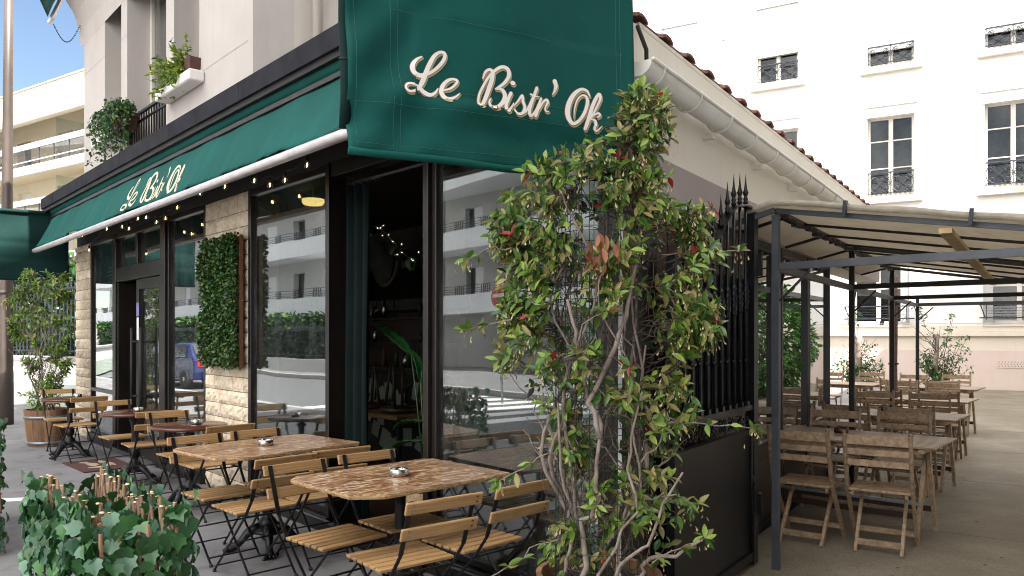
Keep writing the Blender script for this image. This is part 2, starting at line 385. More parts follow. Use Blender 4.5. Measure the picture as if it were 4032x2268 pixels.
def each(mb, name, mat, parent, bevel=0):
    """every shape of mb becomes an object of its own"""
    P = mb.pc + [(len(mb.v), len(mb.f))]; out = []
    for (v0, f0), (v1, f1) in zip(P[:-1], P[1:]):
        m = MB(); m.v = mb.v[v0:v1]; m.f = [[i - v0 for i in f] for f in mb.f[f0:f1]]; m.mi = mb.mi[f0:f1]; m.smooth = mb.smooth[f0:f1]
        out.append(m.build(name, mat, parent, bevel))
    return out
def copy_thing(root, loc, rz, label=None):
    kids = [c for c in bpy.data.objects if c.parent == root]
    r = root.copy(); coll.objects.link(r)
    r.matrix_world = Matrix.Translation(Vector(loc)) @ Matrix.Rotation(rz, 4, 'Z'); WM[r] = r.matrix_world.copy()
    if label: r['label'] = label
    for k in kids:
        c = k.copy(); coll.objects.link(c); c.parent = r; WM[c] = WM[r].copy()
        for g in [x for x in bpy.data.objects if x.parent == k]:
            d = g.copy(); coll.objects.link(d); d.parent = c; WM[d] = WM[r].copy()
    return r
# ---- foliage: many small leaves in one mesh ----
SH = {  # outline (x across, y along), folded on the midrib
 'lance': [(0, 0), (.13, .2), (.20, .45), (.14, .74), (0, 1), (-.14, .74), (-.20, .45), (-.13, .2)],
 'round': [(0, 0), (.3, .2), (.42, .5), (.26, .84), (0, 1), (-.26, .84), (-.42, .5), (-.3, .2)],
 'ivy': [(0, 0), (.18, -.10), (.40, .06), (.58, .26), (.43, .40), (.46, .62), (.25, .68), (.10, .86), (0, 1.02), (-.12, .84), (-.24, .66), (-.48, .64), (-.41, .42), (-.55, .22), (-.36, .04), (-.2, -.08)],
 'bud': [(0, 0), (.07, .4), (.2, .75), (.1, 1), (-.1, 1), (-.2, .75), (-.07, .4)],
}
def leaves(name, pos, direc, size, shape, mi, mats, parent=None, fold=.35, curl=.25, label=None, normal=None):
    """pos,direc (N,3) world; size (N,); mi (N,) material index"""
    pos = np.asarray(pos, float); d = np.asarray(direc, float); N = len(pos)
    d /= np.linalg.norm(d, axis=1)[:, None] + 1e-9
    nr = rng.normal(size=(N, 3))*.6 + np.array([0, 0, .8]) if normal is None else np.asarray(normal, float)
    x = np.cross(d, nr); x /= np.linalg.norm(x, axis=1)[:, None] + 1e-9
    z = np.cross(x, d)
    out = np.array(SH[shape]); n = len(out)
    L = [(ox, oy, abs(ox)*fold - curl*oy*oy) for ox, oy in out] + [(0, .5, -curl*.25 - .02)]
    L = np.array(L); sz = np.asarray(size)[:, None]
    V = (pos[:, None, :] + sz[:, :, None]*(L[None, :, 0:1]*x[:, None, :] + L[None, :, 1:2]*d[:, None, :] + L[None, :, 2:3]*z[:, None, :])).reshape(-1, 3)
    k = n + 1; tri = np.array([(i, (i+1) % n, n) for i in range(n)])
    F = (np.arange(N)[:, None, None]*k + tri[None]).reshape(-1, 3)
    mw = WM[parent] if parent is not None else Matrix.Translation(Vector(pos.min(axis=0)))
    Mi = np.array(mw.inverted()); V = V @ Mi[:3, :3].T + Mi[:3, 3]
    me = bpy.data.meshes.new(name); me.vertices.add(len(V)); me.vertices.foreach_set('co', V.ravel().astype(np.float32))
    me.loops.add(F.size); me.loops.foreach_set('vertex_index', F.ravel().astype(np.int32))
    me.polygons.add(len(F)); me.polygons.foreach_set('loop_start', np.arange(0, F.size, 3, dtype=np.int32))
    for m in mats: me.materials.append(m)
    me.polygons.foreach_set('material_index', np.repeat(np.asarray(mi, dtype=np.int32), n))
    me.polygons.foreach_set('use_smooth', np.ones(len(F), dtype=bool))
    me.update(calc_edges=True); me.validate()
    o = bpy.data.objects.new(name, me); link(o, parent, mw if parent is None else None)
    return o
def pick(n, probs): return rng.choice(len(probs), size=n, p=np.array(probs)/sum(probs))
def lerp_tab(tab, v):
    ks = sorted(tab); 
    return [float(np.interp(v, ks, [tab[k][i] for k in ks])) for i in range(len(tab[ks[0]]))]
def wiggle(p0, p1, n, amp, seed=None):
    p0, p1 = Vector(p0), Vector(p1); out = []; off = Vector((0, 0, 0))
    for i in range(n+1):
        t = i/n; off = off*.7 + Vector(rng.normal(size=3))*amp
        out.append(p0.lerp(p1, t) + off*math.sin(math.pi*min(1, t*1.15 + .05)))
    return out

# =====================================================================
# GROUND
# =====================================================================
def ground_mats():
    m, nt, b = nmat('pavement_asphalt'); co = coords(nt)
    n = node(nt, "ShaderNodeTexNoise", Scale=.9, Detail=7, Roughness=.6); nt.links.new(co, n.inputs['Vector'])
    g = node(nt, "ShaderNodeTexNoise", Scale=160, Detail=3); nt.links.new(co, g.inputs['Vector'])
    s = node(nt, "ShaderNodeTexNoise", Scale=3.2, Detail=5, Distortion=1.2); nt.links.new(co, s.inputs['Vector'])
    col = ramp(nt, n.outputs[0], [(.3, (.14, .136, .142)), (.7, (.215, .208, .212))])
    col = mix(nt, ramp(nt, s.outputs[0], [(.53, 0.), (.68, .55)]), col, (.065, .062, .064))
    col = mix(nt, ramp(nt, g.outputs[0], [(.45, 0.), (.75, .35)]), col, (.26, .25, .25))
    nt.links.new(col, b.inputs['Base Color']); b.inputs['Roughness'].default_value = .9
    bump(nt, b, g.outputs[0], .35, .004)
    m2, nt, b = nmat('courtyard_concrete'); co = coords(nt)
    n = node(nt, "ShaderNodeTexNoise", Scale=.7, Detail=8, Roughness=.65); nt.links.new(co, n.inputs['Vector'])
    g = node(nt, "ShaderNodeTexNoise", Scale=70, Detail=5, Roughness=.7); nt.links.new(co, g.inputs['Vector'])
    s = node(nt, "ShaderNodeTexVoronoi", Scale=28); nt.links.new(co, s.inputs['Vector'])
    col = ramp(nt, n.outputs[0], [(.3, (.13, .105, .072)), (.5, (.20, .17, .12)), (.66, (.29, .26, .20)), (.8, (.34, .31, .25))])
    col = mix(nt, ramp(nt, g.outputs[0], [(.46, 0.), (.66, .65)]), col, (.085, .070, .05))
    col = mix(nt, ramp(nt, s.outputs['Distance'], [(.03, .7), (.07, 0.)]), col, (.5, .46, .4))
    cw = node(nt, "ShaderNodeTexNoise", Scale=1.3, Detail=5, Distortion=2.5); nt.links.new(co, cw.inputs['Vector'])
    col = mix(nt, ramp(nt, cw.outputs[0], [(.497, 0.), (.5, .75), (.503, 0.)]), col, (.05, .042, .032))
    nt.links.new(col, b.inputs['Base Color']); b.inputs['Roughness'].default_value = .75
    bump(nt, b, g.outputs[0], .5, .006)
    m3, nt, b = nmat('road_asphalt'); co = coords(nt)
    g = node(nt, "ShaderNodeTexNoise", Scale=120, Detail=3); nt.links.new(co, g.inputs['Vector'])
    nt.links.new(ramp(nt, g.outputs[0], [(.4, (.09, .09, .095)), (.7, (.16, .16, .165))]), b.inputs['Base Color'])
    b.inputs['Roughness'].default_value = .9; bump(nt, b, g.outputs[0], .3, .004)
    return m, m2, m3
M_PAVE, M_YARD, M_ROAD = ground_mats()
M_KERB = plaster('kerb_granite', (.33, .32, .31), (.42, .41, .40), .3)
g = MB(); g.grid(lambda u, v: (-150 + 300*u, -150 + 300*v, -.18), 2, 2, False)
setp(g.build('ground', M_ROAD), kind='structure')
g = MB(FAC); g.box(-30, 90, -60, 4.6, -.17, 0); setp(g.build('pavement', M_PAVE), kind='structure')
g = MB(FAC); g.box(-30, 90, 4.603, 4.75, -.17, .004); setp(g.build('kerb', M_KERB, bevel=.012), kind='structure')
g = MB(FAC); g.box(-30, 90, 11.5, 40, -.17, -.01); setp(g.build('pavement', M_PAVE), kind='structure')
g = MB(FAC); g.box(-30, 90, 11.35, 11.497, -.17, -.004); setp(g.build('kerb', M_KERB, bevel=.012), kind='structure')
# courtyard floor, cast in slabs with fine joints
g = MB(SID)
ks = [.78, 3.4, 6.0, 8.6, 11.2, 14, 17, 20, 24, 30]; os_ = [.03, 2.6, 5.2, 8.2, 12.5, 20]
for i in range(len(ks)-1):
    for j in range(len(os_)-1):
        g.box(ks[i]+.006, ks[i+1]-.006, os_[j]+.006, os_[j+1]-.006, .001, .012)
setp(g.build('courtyard_floor', M_YARD), kind='structure')
g = MB()
g.M = Matrix.Translation((-4.74, 7.42, 0)) @ Matrix.Rotation(R(14), 4, 'Z'); g.box(-.19, .19, -.075, .075, .001, .012)
setp(g.build('floor_strip', M_WHITE, bevel=.006), 'flat white strip lying on the pavement behind the ivy screen', 'floor strip')

# =====================================================================
# RESTAURANT BUILDING
# =====================================================================
def stone_mat():
    m, nt, b = nmat('stone_block'); co = coords(nt)
    n = node(nt, "ShaderNodeTexNoise", Scale=9, Detail=10, Roughness=.7, Distortion=.8); nt.links.new(co, n.inputs['Vector'])
    n2 = node(nt, "ShaderNodeTexNoise", Scale=38, Detail=6); nt.links.new(co, n2.inputs['Vector'])
    g = nt.nodes.new("ShaderNodeNewGeometry")
    v = ramp(nt, g.outputs['Random Per Island'], [(0, .82), (1, 1.12)])
    col = mix(nt, 1.0, ramp(nt, n.outputs[0], [(.28, (.46, .33, .20)), (.48, (.68, .57, .43)), (.72, (.82, .75, .63))]), v, 'MULTIPLY')
    nt.links.new(col, b.inputs['Base Color']); b.inputs['Roughness'].default_value = .95
    bump(nt, b, n2.outputs[0], .5, .012); return m
M_STONE = stone_mat(); M_MORT = noisy('mortar', (.20, .16, .12), (.28, .23, .18), 30, .95, bstr=.4)
BLD = thing('restaurant_building', 'single-storey bistro front of dark glazing and stone pillars under a pale rendered upper storey', 'building', W(FAC, 0, 0, 0))
def part(mb, name, mat, bevel=0, parent=None, label=None):
    o = mb.build(name, mat, parent or BLD, bevel)
    if label: o['label'] = label
    return o
# upper storey: piers and spandrels round three tall openings
UH = 9.2
g = MB(FAC)
piers = [(4.5, 5.86), (6.68, 6.95), (8.49, 8.76), (9.56, 10.71)]
for a0, a1 in piers: g.box(a0, a1, -.42, 0, 3.62, UH)
g.box(5.86, 6.68, -.42, 0, 3.62, 4.42); g.box(8.76, 9.56, -.42, 0, 3.62, 4.37); g.box(6.95, 8.49, -.42, 0, 3.62, 3.74)
for a0, a1 in ((5.86, 6.68), (6.95, 8.49), (8.76, 9.56)): g.box(a0, a1, -.42, 0, 6.62, UH)
g.box(10.3, 10.71, -5, -.421, 0, UH)
part(g, 'upper_wall', M_WALL)
g = MB(FAC)   # cove flaring out above the openings
prof = [(0.002, 6.1), (.03, 6.35), (.1, 6.6), (.24, 6.82), (.45, 6.98), (.7, 7.05), (.7, 7.4), (0.002, 7.4)]
g.add([(4.5, o, z) for o, z in prof] + [(10.9, o, z) for o, z in prof], [tuple(range(8))[::-1], tuple(range(8, 16))] + [(i, (i+1) % 8, 8+(i+1) % 8, 8+i) for i in range(8)])
part(g, 'cove', M_WALL)
g = MB(FAC); g.box(10.711, 10.97, -1.0, -.02, 6.35, 7.2); part(g, 'corbel', M_WALL, .12)
g = MB(FAC); g.box(4.5, 4.7, -.95, -.421, 3.2, UH); g.box(5.3, 5.5, -4.5, -.96, 3.2, UH); part(g, 'return_wall', M_WALL2)
g = MB(FAC)
for (a0, a1, z) in ((4.62, 5.86, 4.43), (6.68, 6.95, 4.43), (8.49, 8.76, 4.43), (9.56, 10.70, 4.43), (4.62, 5.86, 5.6), (6.68, 6.95, 5.6), (8.49, 8.76, 5.6), (9.56, 10.7, 5.6)): g.box(a0, a1, .0005, .0015, z, z+.012)
part(g, 'wall_joint', noisy('joint_grey', (.34, .32, .31), (.4, .38, .37), 5, .9, bstr=0))
for (a0, a1, z0, z1) in ((5.86, 6.68, 4.42, 6.62), (6.95, 8.49, 3.74, 6.62), (8.76, 9.56, 4.37, 6.62)):
    g = MB(FAC)
    g.box(a0, a0+.07, -.36, -.29, z0, z1); g.box(a1-.07, a1, -.36, -.29, z0, z1); g.box(a0+.07, a1-.07, -.36, -.29, z1-.08, z1); g.box(a0+.07, a1-.07, -.36, -.29, z0, z0+.1)
    mid = (a0+a1)/2
    if a1-a0 > 1: g.box(mid-.05, mid+.05, -.36, -.285, z0+.1, z1-.08)
    w_ = part(g, 'upper_window', M_FRAMEW)
    g = MB(FAC); g.box(a0+.05, a1-.05, -.33, -.325, z0+.08, z1-.06); part(g, 'pane', M_GLASSC, parent=w_)
    g = MB(FAC); g.sheet(lambda u, v: (a0+.05+(a1-a0-.1)*u, -.40+.014*math.sin(u*(a1-a0)*55)+.005*math.sin(u*31), z0+.02+(z1-z0-.04)*v), 60, 2, .003); part(g, 'net_curtain', noisy('net_curtain', (.33, .31, .28), (.42, .39, .36), 4, .9, bstr=0), parent=w_)
g = MB(FAC); g.box(5.72, 6.82, .002, .17, 4.30, 4.42); part(g, 'window_sill', M_SILLW, .012)
g = MB(FAC); g.box(8.62, 9.70, .002, .15, 4.27, 4.37); part(g, 'window_sill', M_SILLW, .012)
# french balcony railing in the middle opening
g = MB(FAC); g.box(6.96, 8.48, -.06, -.02, 4.46, 4.49); g.box(6.96, 8.48, -.055, -.03, 4.36, 4.38); g.box(6.96, 8.48, -.055, -.03, 3.80, 3.82)
for i in range(15):
    s_ = 7.02 + i*.1; g.box(s_, s_+.014, -.05, -.036, 3.82, 4.46)
for s_ in (6.97, 8.45): g.box(s_, s_+.03, -.06, -.02, 3.74, 4.46)
part(g, 'railing', M_BLACK)
# canopy: flat roof, fascia, soffit
g = MB(FAC); g.box(.0, 11.3, .003, .45, 3.575, 3.70); part(g, 'canopy_roof', M_ROOFF)
g = MB(FAC); g.prism([(.40, -.30), (4.499, -.30), (4.499, -4.9), (1.60, -4.9)][::-1], 3.20, 3.30); g.box(.30, 4.499, -.29, .0, 3.575, 3.70); g.box(.30, 4.499, -.29, -.07, 3.0, 3.574); part(g, 'flat_roof', M_ROOFF)
g = MB(FAC); g.box(-.1, 11.3, .452, .475, 3.55, 3.71)
for i in range(7): g.box(.3+i*1.7, .306+i*1.7, .474, .478, 3.55, 3.71)
part(g, 'fascia', M_FASCIA, .004)
g = MB(FAC); g.box(-.05, 11.25, .003, .45, 3.50, 3.572); g.box(-.05, 11.14, -.06, .0025, 2.985, 3.57); part(g, 'soffit', M_SOFFIT)
# low hip roof edge beyond the canopy end
g = MB(FAC)
for i in range(14): g.box(11.31+i*.14, 11.44+i*.14, -.3, .42-i*.012, 3.52-i*.008+.012*(i % 2), 3.60-i*.008+.012*(i % 2))
part(g, 'roof_edge_tiles', noisy('old_tile', (.05, .04, .035), (.12, .09, .07), 12, .9, bstr=.4))
# stone pillars : individually cut courses
def pillar(s0, s1, seed):
    rr = random.Random(seed); g = MB(FAC); g.box(s0+.01, s1-.01, -.3, .012, .0, 2.975); mort = g
    z = 0.005; b = MB(FAC); row = 0
    while z < 2.96:
        h = min(rr.uniform(.135, .165), 2.975 - z); s = s0; first = True
        if 2.975-z-h < .05: h = 2.975-z
        while s < s1 - .01:
            w = rr.uniform(.2, .5) if s1 - s0 > .9 else rr.uniform(.9, 1.4)
            if first and row % 2: w *= .5
            first = False
            if s + w > s1 - .12: w = s1 - s
            d = .024 + rr.uniform(0, .014); nx, nz = max(3, int(w/.04)), 4
            V = []; F = []
            for j in range(nz+1):
                for i in range(nx+1):
                    edge = i in (0, nx) or j in (0, nz)
                    o_ = (.018 if edge else d + rr.uniform(-.008, .009))
                    V.append((s + .004 + (w-.008)*i/nx + (0 if edge else rr.uniform(-.008, .008)), o_, z + .005 + (h-.010)*j/nz + (rr.uniform(-.003, .003) if edge else 0)))
            n0 = len(V)
            F = [(j*(nx+1)+i, j*(nx+1)+i+1, (j+1)*(nx+1)+i+1, (j+1)*(nx+1)+i) for j in range(nz) for i in range(nx)]
            F = [f[::-1] for f in F]
            ring = [i for i in range(nx+1)] + [j*(nx+1)+nx for j in range(1, nz+1)] + [nz*(nx+1)+i for i in range(nx-1, -1, -1)] + [j*(nx+1) for j in range(nz-1, 0, -1)]
            for k in ring: x_, o_, z_ = V[k]; V.append((x_, .0, z_))
            m = len(ring)
            for i in range(m): F.append((ring[i], ring[(i+1) % m], n0+(i+1) % m, n0+i))
            b.add(V, F); s += w
        z += h; row += 1
    p = part(b, 'stone_pillar', M_STONE); mort.build('mortar', M_MORT, p); return p
pillar(4.57, 5.655, 3); pillar(10.27, 11.14, 5)
# shopfront glazing
def glazing(name, s0, s1, z0, z1, fw=.055, label=None, o0=-.05, o1=.02, glass=None, bars=()):
    g = MB(FAC)
    g.box(s0, s0+fw, o0, o1, z0, z1); g.box(s1-fw, s1, o0, o1, z0, z1); g.box(s0+fw, s1-fw, o0, o1, z1-fw, z1); g.box(s0+fw, s1-fw, o0, o1, z0, z0+fw)
    for zb in bars: g.box(s0+fw, s1-fw, o0, o1, zb, zb+fw)
    w_ = part(g, name, M_ALU, .004)
    if label: w_['label'] = label
    g = MB(FAC); g.box(s0+fw-.01, s1-fw+.01, -.02, -.012, z0+fw-.01, z1-fw+.01); part(g, 'pane', glass or M_GLASS, parent=w_)
    return w_
glazing('shop_window', .06, 1.6, .13, 2.975, .05)
glazing('shop_window', 3.0, 4.565, .13, 2.975, .06)
glazing('shop_window', 5.66, 6.86, .13, 2.975, .05)
glazing('shop_window', 9.0, 10.262, .13, 2.975, .05, bars=(.75,))
g = MB(FAC); g.box(1.602, 1.66, -.09, .05, .1, 2.975); part(g, 'mullion', M_ALU, .004)
g = MB(FAC); g.box(6.862, 7.02, -.09, .05, .1, 2.975); part(g, 'mullion', M_ALU, .006)
g = MB(FAC); g.box(8.86, 8.998, -.09, .05, .1, 2.975); part(g, 'mullion', M_ALU, .006)
g = MB(FAC); g.box(2.95, 2.998, -.12, .05, .1, 2.975); part(g, 'mullion', M_ALU, .004)
g = MB(FAC); g.box(1.662, 2.948, -.09, .03, 2.86, 2.975); part(g, 'header', M_ALU, .004)
g = MB(FAC); g.box(7.022, 8.858, -.06, .04, 2.31, 2.50); g.box(7.022, 8.858, -.06, .04, 2.90, 2.975); g.box(7.94, 8.02, -.06, .035, 2.501, 2.899); t_ = part(g, 'transom', M_ALU, .005)
g = MB(FAC); g.box(7.0, 7.96, -.02, -.012, 2.48, 2.92); g.box(8.0, 8.88, -.02, -.012, 2.48, 2.92); part(g, 'pane', M_GLASS, parent=t_)
# door leaf (closed half) and its handles; the other half stands open inwards
g = MB(FAC); g.box(7.03, 7.12, -.05, .03, .06, 2.30); g.box(7.90, 8.0, -.05, .03, .06, 2.30); g.box(7.12, 7.90, -.05, .03, 2.17, 2.30); g.box(7.12, 7.90, -.05, .03, .06, .26)
d_ = part(g, 'door', M_ALU, .005)
g = MB(FAC); g.box(7.11, 7.91, -.014, -.006, .25, 2.18); part(g, 'pane', M_GLASS, parent=d_)
def pull(s_, o_=.075):
    g = MB(FAC); g.tube([(s_, o_, .62), (s_, o_, 1.68)], .019, 10)
    for z in (.8, 1.5): g.tube([(s_, o_, z), (s_ + .10, .0, z)], .014, 8)
    return g
part(pull(7.62, .085), 'door_handle', M_RUBBER, parent=d_); 
g = MB(FAC); g.tube([(8.03, .075, .62), (8.03, .075, 1.68)], .019, 10)
for z in (.8, 1.5): g.tube([(8.03, .075, z), (7.95, .02, z)], .014, 8)
part(g, 'door_handle', M_RUBBER, parent=d_)
g = MB(FAC); g.box(7.88, 7.985, .0305, .032, 1.83, 2.0); part(g, 'sticker', noisy('sticker_blue', (.10, .10, .32), (.25, .25, .5), 40, .5, bstr=0), parent=d_)
g = MB(FAC); g.box(7.89, 7.97, .0305, .032, 1.52, 1.81); part(g, 'paper_notice', M_WHITE, parent=d_)
g = MB(FAC); g.box(8.80, 8.85, -1.0, -.07, .06, 2.30); g.box(8.80, 8.85, -.09, .03, .06, 2.3); part(g, 'open_door_leaf', M_ALU, .004)
# base sills and threshold
g = MB(FAC); g.box(.06, 1.60, -.1, .07, 0, .128); g.box(2.95, 4.565, -.1, .07, 0, .128); g.box(5.66, 7.02, -.1, .07, 0, .128); g.box(8.9, 10.262, -.1, .07, 0, .128); g.box(1.6, 2.95, -.1, .10, 0, .10)
each(g, 'base_sill', M_ALU, BLD, .006)
g = MB(FAC); g.box(7.03, 8.89, -.3, .10, 0, .06)
for i in range(62): g.box(7.05+i*.0295, 7.066+i*.0295, .06, .1035, .012+.001*(i % 2), .0625)
part(g, 'threshold', M_STEEL)
g = MB(FAC)
for (a0, a1) in ((2.3, 4.56), (.06, 1.6)): g.box(a0, a1, .072, .078, .10, .112)
each(g, 'sill_trim', M_GALV, BLD)
# blackboard menu inside the narrow window
g = MB(FAC); g.box(9.1, 10.1, -.10, -.07, .75, 2.75); mb_ = setp(g.build('menu_board', M_POTD), 'tall blackboard menu with chalk lines behind the narrow window by the door', 'menu board')
g = MB(FAC); rr = random.Random(4)
z = 2.55
while z > .85:
    s_ = 9.18 + rr.uniform(0, .1); e = s_ + rr.uniform(.25, .7) if z < 1.75 or rr.random() < .6 else s_
    while s_ < min(e, 10.0):
        w_ = rr.uniform(.03, .08); g.box(s_, s_+w_, -.0695, -.0675, z, z+rr.uniform(.010, .02)); s_ += w_ + .012
    z -= rr.choice((.05, .05, .055, .13)) if z > 1.7 else .052
g.build('chalk_line', M_WHITE, mb_)
# side wall towards the courtyard
g = MB(SID); g.box(.13, 2.2, -.3, 0, 0, 3.30); g.box(.0, .129, -.08, 0, 0, 3.30); g.box(2.2, 8.7, -.3, 0, 2.36, 3.30); g.box(5.0, 5.24, -3.2, -.301, 0, 3.30); part(g, 'side_wall', M_SIDE)
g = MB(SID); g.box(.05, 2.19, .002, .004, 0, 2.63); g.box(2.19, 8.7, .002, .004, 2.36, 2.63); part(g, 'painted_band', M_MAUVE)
g = MB(SID); g.box(.3, 8.7, -.26, .0, 3.302, 3.335); part(g, 'parapet_cap', M_SIDE, .006)
g = MB(SID)
k = .3
while k < 8.6:
    g.M = SID @ Matrix.Translation((k, 0, 3.336)) 
    # half-round tile seen end-on, its trough running back from the wall
    N = 7; V = []
    for o_, dz in ((.015, 0), (-.42, .13)):
        for i in range(N+1):
            a = math.pi*i/N; V.append((.085*math.cos(a), o_, dz + .038*math.sin(a)))
        for i in range(N+1):
            a = math.pi*(N-i)/N; V.append((.068*math.cos(a), o_, dz + .022*math.sin(a)))
    m = 2*(N+1)
    g.add(V, [tuple(range(m)), tuple(range(m, 2*m))[::-1]] + [(i, m+i, m+(i+1) % m, (i+1) % m) for i in range(m)])
    g.add([(.10, -.01, .0), (.272, -.01, .0), (.272, -.42, .13), (.10, -.42, .13), (.10, -.01, .018), (.272, -.01, .018), (.272, -.42, .148), (.10, -.42, .148)], [(0, 3, 2, 1), (4, 5, 6, 7), (0, 1, 5, 4), (1, 2, 6, 5), (2, 3, 7, 6), (3, 0, 4, 7)])
    k += .372
g.M = SID; part(g, 'roof_tiles', M_TILE)
# gutter : half-round zinc trough with straps
def gut(k0, k1, r0=.078, zc=3.015):
    N = 10; prof = [(.105 + r0*math.cos(math.pi + math.pi*i/N), zc + r0*math.sin(math.pi + math.pi*i/N)) for i in range(N+1)]
    prof += [(.105 + (r0-.006)*math.cos(2*math.pi - math.pi*i/N), zc + (r0-.006)*math.sin(2*math.pi - math.pi*i/N)) for i in range(N+1)]
    m = len(prof); V = [(k0, o, z) for o, z in prof] + [(k1, o, z) for o, z in prof]
    return V, [tuple(range(m)), tuple(range(m, 2*m))[::-1]] + [(i, m+i, m+(i+1) % m, (i+1) % m) for i in range(m)]
g = MB(SID); g.sm = True; g.add(*gut(.05, 8.8)); g.sm = False
g.add([(.04, .105 + .078*math.cos(math.pi*(1 + i/10)), 3.015 + .078*math.sin(math.pi*(1+i/10))) for i in range(11)] + [(.05, .105 + .078*math.cos(math.pi*(1 + i/10)), 3.015 + .078*math.sin(math.pi*(1+i/10))) for i in range(11)], [tuple(range(11)), tuple(range(11, 22))[::-1]] + [(i, 11+i, 11+(i+1) % 11, (i+1) % 11) for i in range(11)])
g.tube([(.05, .185, 3.018), (8.8, .185, 3.018)], .011, 8)
gu = part(g, 'gutter', M_ZINC, label='pale zinc half-round gutter along the side wall')
k = .20
for i in range(16):
    g = MB(SID); N = 10; rb = .084
    pts = [(k, .105 + rb*math.cos(math.pi*(1 + j/N)), 3.01 + rb*math.sin(math.pi*(1+j/N))) for j in range(N+1)]
    g.tube([(k, .012, 3.05)] + pts + [(k, .192, 3.03)], .0075, 6)
    if i % 2 == 0: g.box(k-.03, k+.03, .001, .07, 2.89, 2.92)
    g.build('gutter_strap', M_ZINC, gu); k += .56
# glazed side of the dining room with wooden panels beneath
g = MB(SID)
for (a0, a1) in ((2.2, 3.2), (3.22, 4.22), (4.24, 5.22)):
    g.box(a0, a0+.05, -.06, .02, 0, 2.35); g.box(a1-.05, a1, -.06, .02, 0, 2.35); g.box(a0+.05, a1-.05, -.05, .015, .66, .72); g.box(a0+.05, a1-.05, -.05, .015, 2.29, 2.35); g.box(a0+.05, a1-.05, -.05, .015, 0, .08)
sg = part(g, 'side_window', M_BLACK, .004, label='dark side glazing with a panelled wooden base')
g = MB(SID)
for (a0, a1) in ((2.2, 3.2), (3.22, 4.22), (4.24, 5.22)): g.box(a0+.051, a1-.051, -.04, .0, .081, .659); g.box(a0+.12, a1-.12, .0005, .008, .16, .58)
g.build('wood_panel', M_DWOOD, sg, .003)
g = MB(SID)
for (a0, a1) in ((2.2, 3.2), (3.22, 4.22), (4.24, 5.22)): g.box(a0+.04, a1-.04, -.02, -.012, .71, 2.30)
part(g, 'pane', M_GLASSM, parent=sg)
g = MB(SID); g.box(.03, 2.19, .006, .03, 0, 2.36)
for k_ in (.1, .62, 1.14, 1.66): g.box(k_, k_+.44, .0305, .036, .2, 1.0); g.box(k_, k_+.44, .0305, .036, 1.15, 2.2)
part(g, 'side_panelling', M_DWOOD, .003)
g = MB(FAC); g.box(-.04, .058, -.30, .03, 0, 2.36); part(g, 'corner_post', M_ALU, .005)
# plumbing on the return wall, cables at the corner
g = MB(FAC); g.tube([(4.42, -.64, 3.7), (4.42, -.64, 9.2)], .052, 12); g.tube([(4.42, -.64, 5.15), (4.42, -.64, 5.17)], .062, 12); part(g, 'downpipe', M_WALL2)
g = MB(SID); g.tube([(.22, .02, 3.28), (.25, .06, 3.15), (.28, .05, 3.0), (.26, .03, 2.85), (.24, .02, 2.7)], .012, 6); part(g, 'cable', M_RUBBER)
g = MB(SID); g.box(.30, .46, .002, .11, 2.62, 2.84); part(g, 'junction_box', M_SHUTG, .01)
# interior shell
CUT = lambda d: .253*d + .36     # the side wall leans in with depth
def slab(mb, d0, d1, s1, z0, z1): mb.prism([(CUT(d0), -d0), (s1, -d0), (s1, -d1), (CUT(d1), -d1)][::-1], z0, z1)
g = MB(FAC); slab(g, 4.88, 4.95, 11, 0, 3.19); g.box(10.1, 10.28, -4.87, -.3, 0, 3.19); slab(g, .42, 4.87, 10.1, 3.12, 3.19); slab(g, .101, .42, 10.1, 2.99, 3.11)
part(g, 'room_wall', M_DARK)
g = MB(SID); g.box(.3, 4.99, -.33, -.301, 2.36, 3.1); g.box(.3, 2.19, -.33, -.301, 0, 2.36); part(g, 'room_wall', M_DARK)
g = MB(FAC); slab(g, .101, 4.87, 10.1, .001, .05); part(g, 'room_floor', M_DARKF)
g = MB(FAC); g.box(5.2, 8.6, -3.25, -3.15, 2.55, 3.10); g.box(5.2, 8.6, -3.25, -3.2, 1.95, 2.1); part(g, 'ceiling_band', M_INTW)
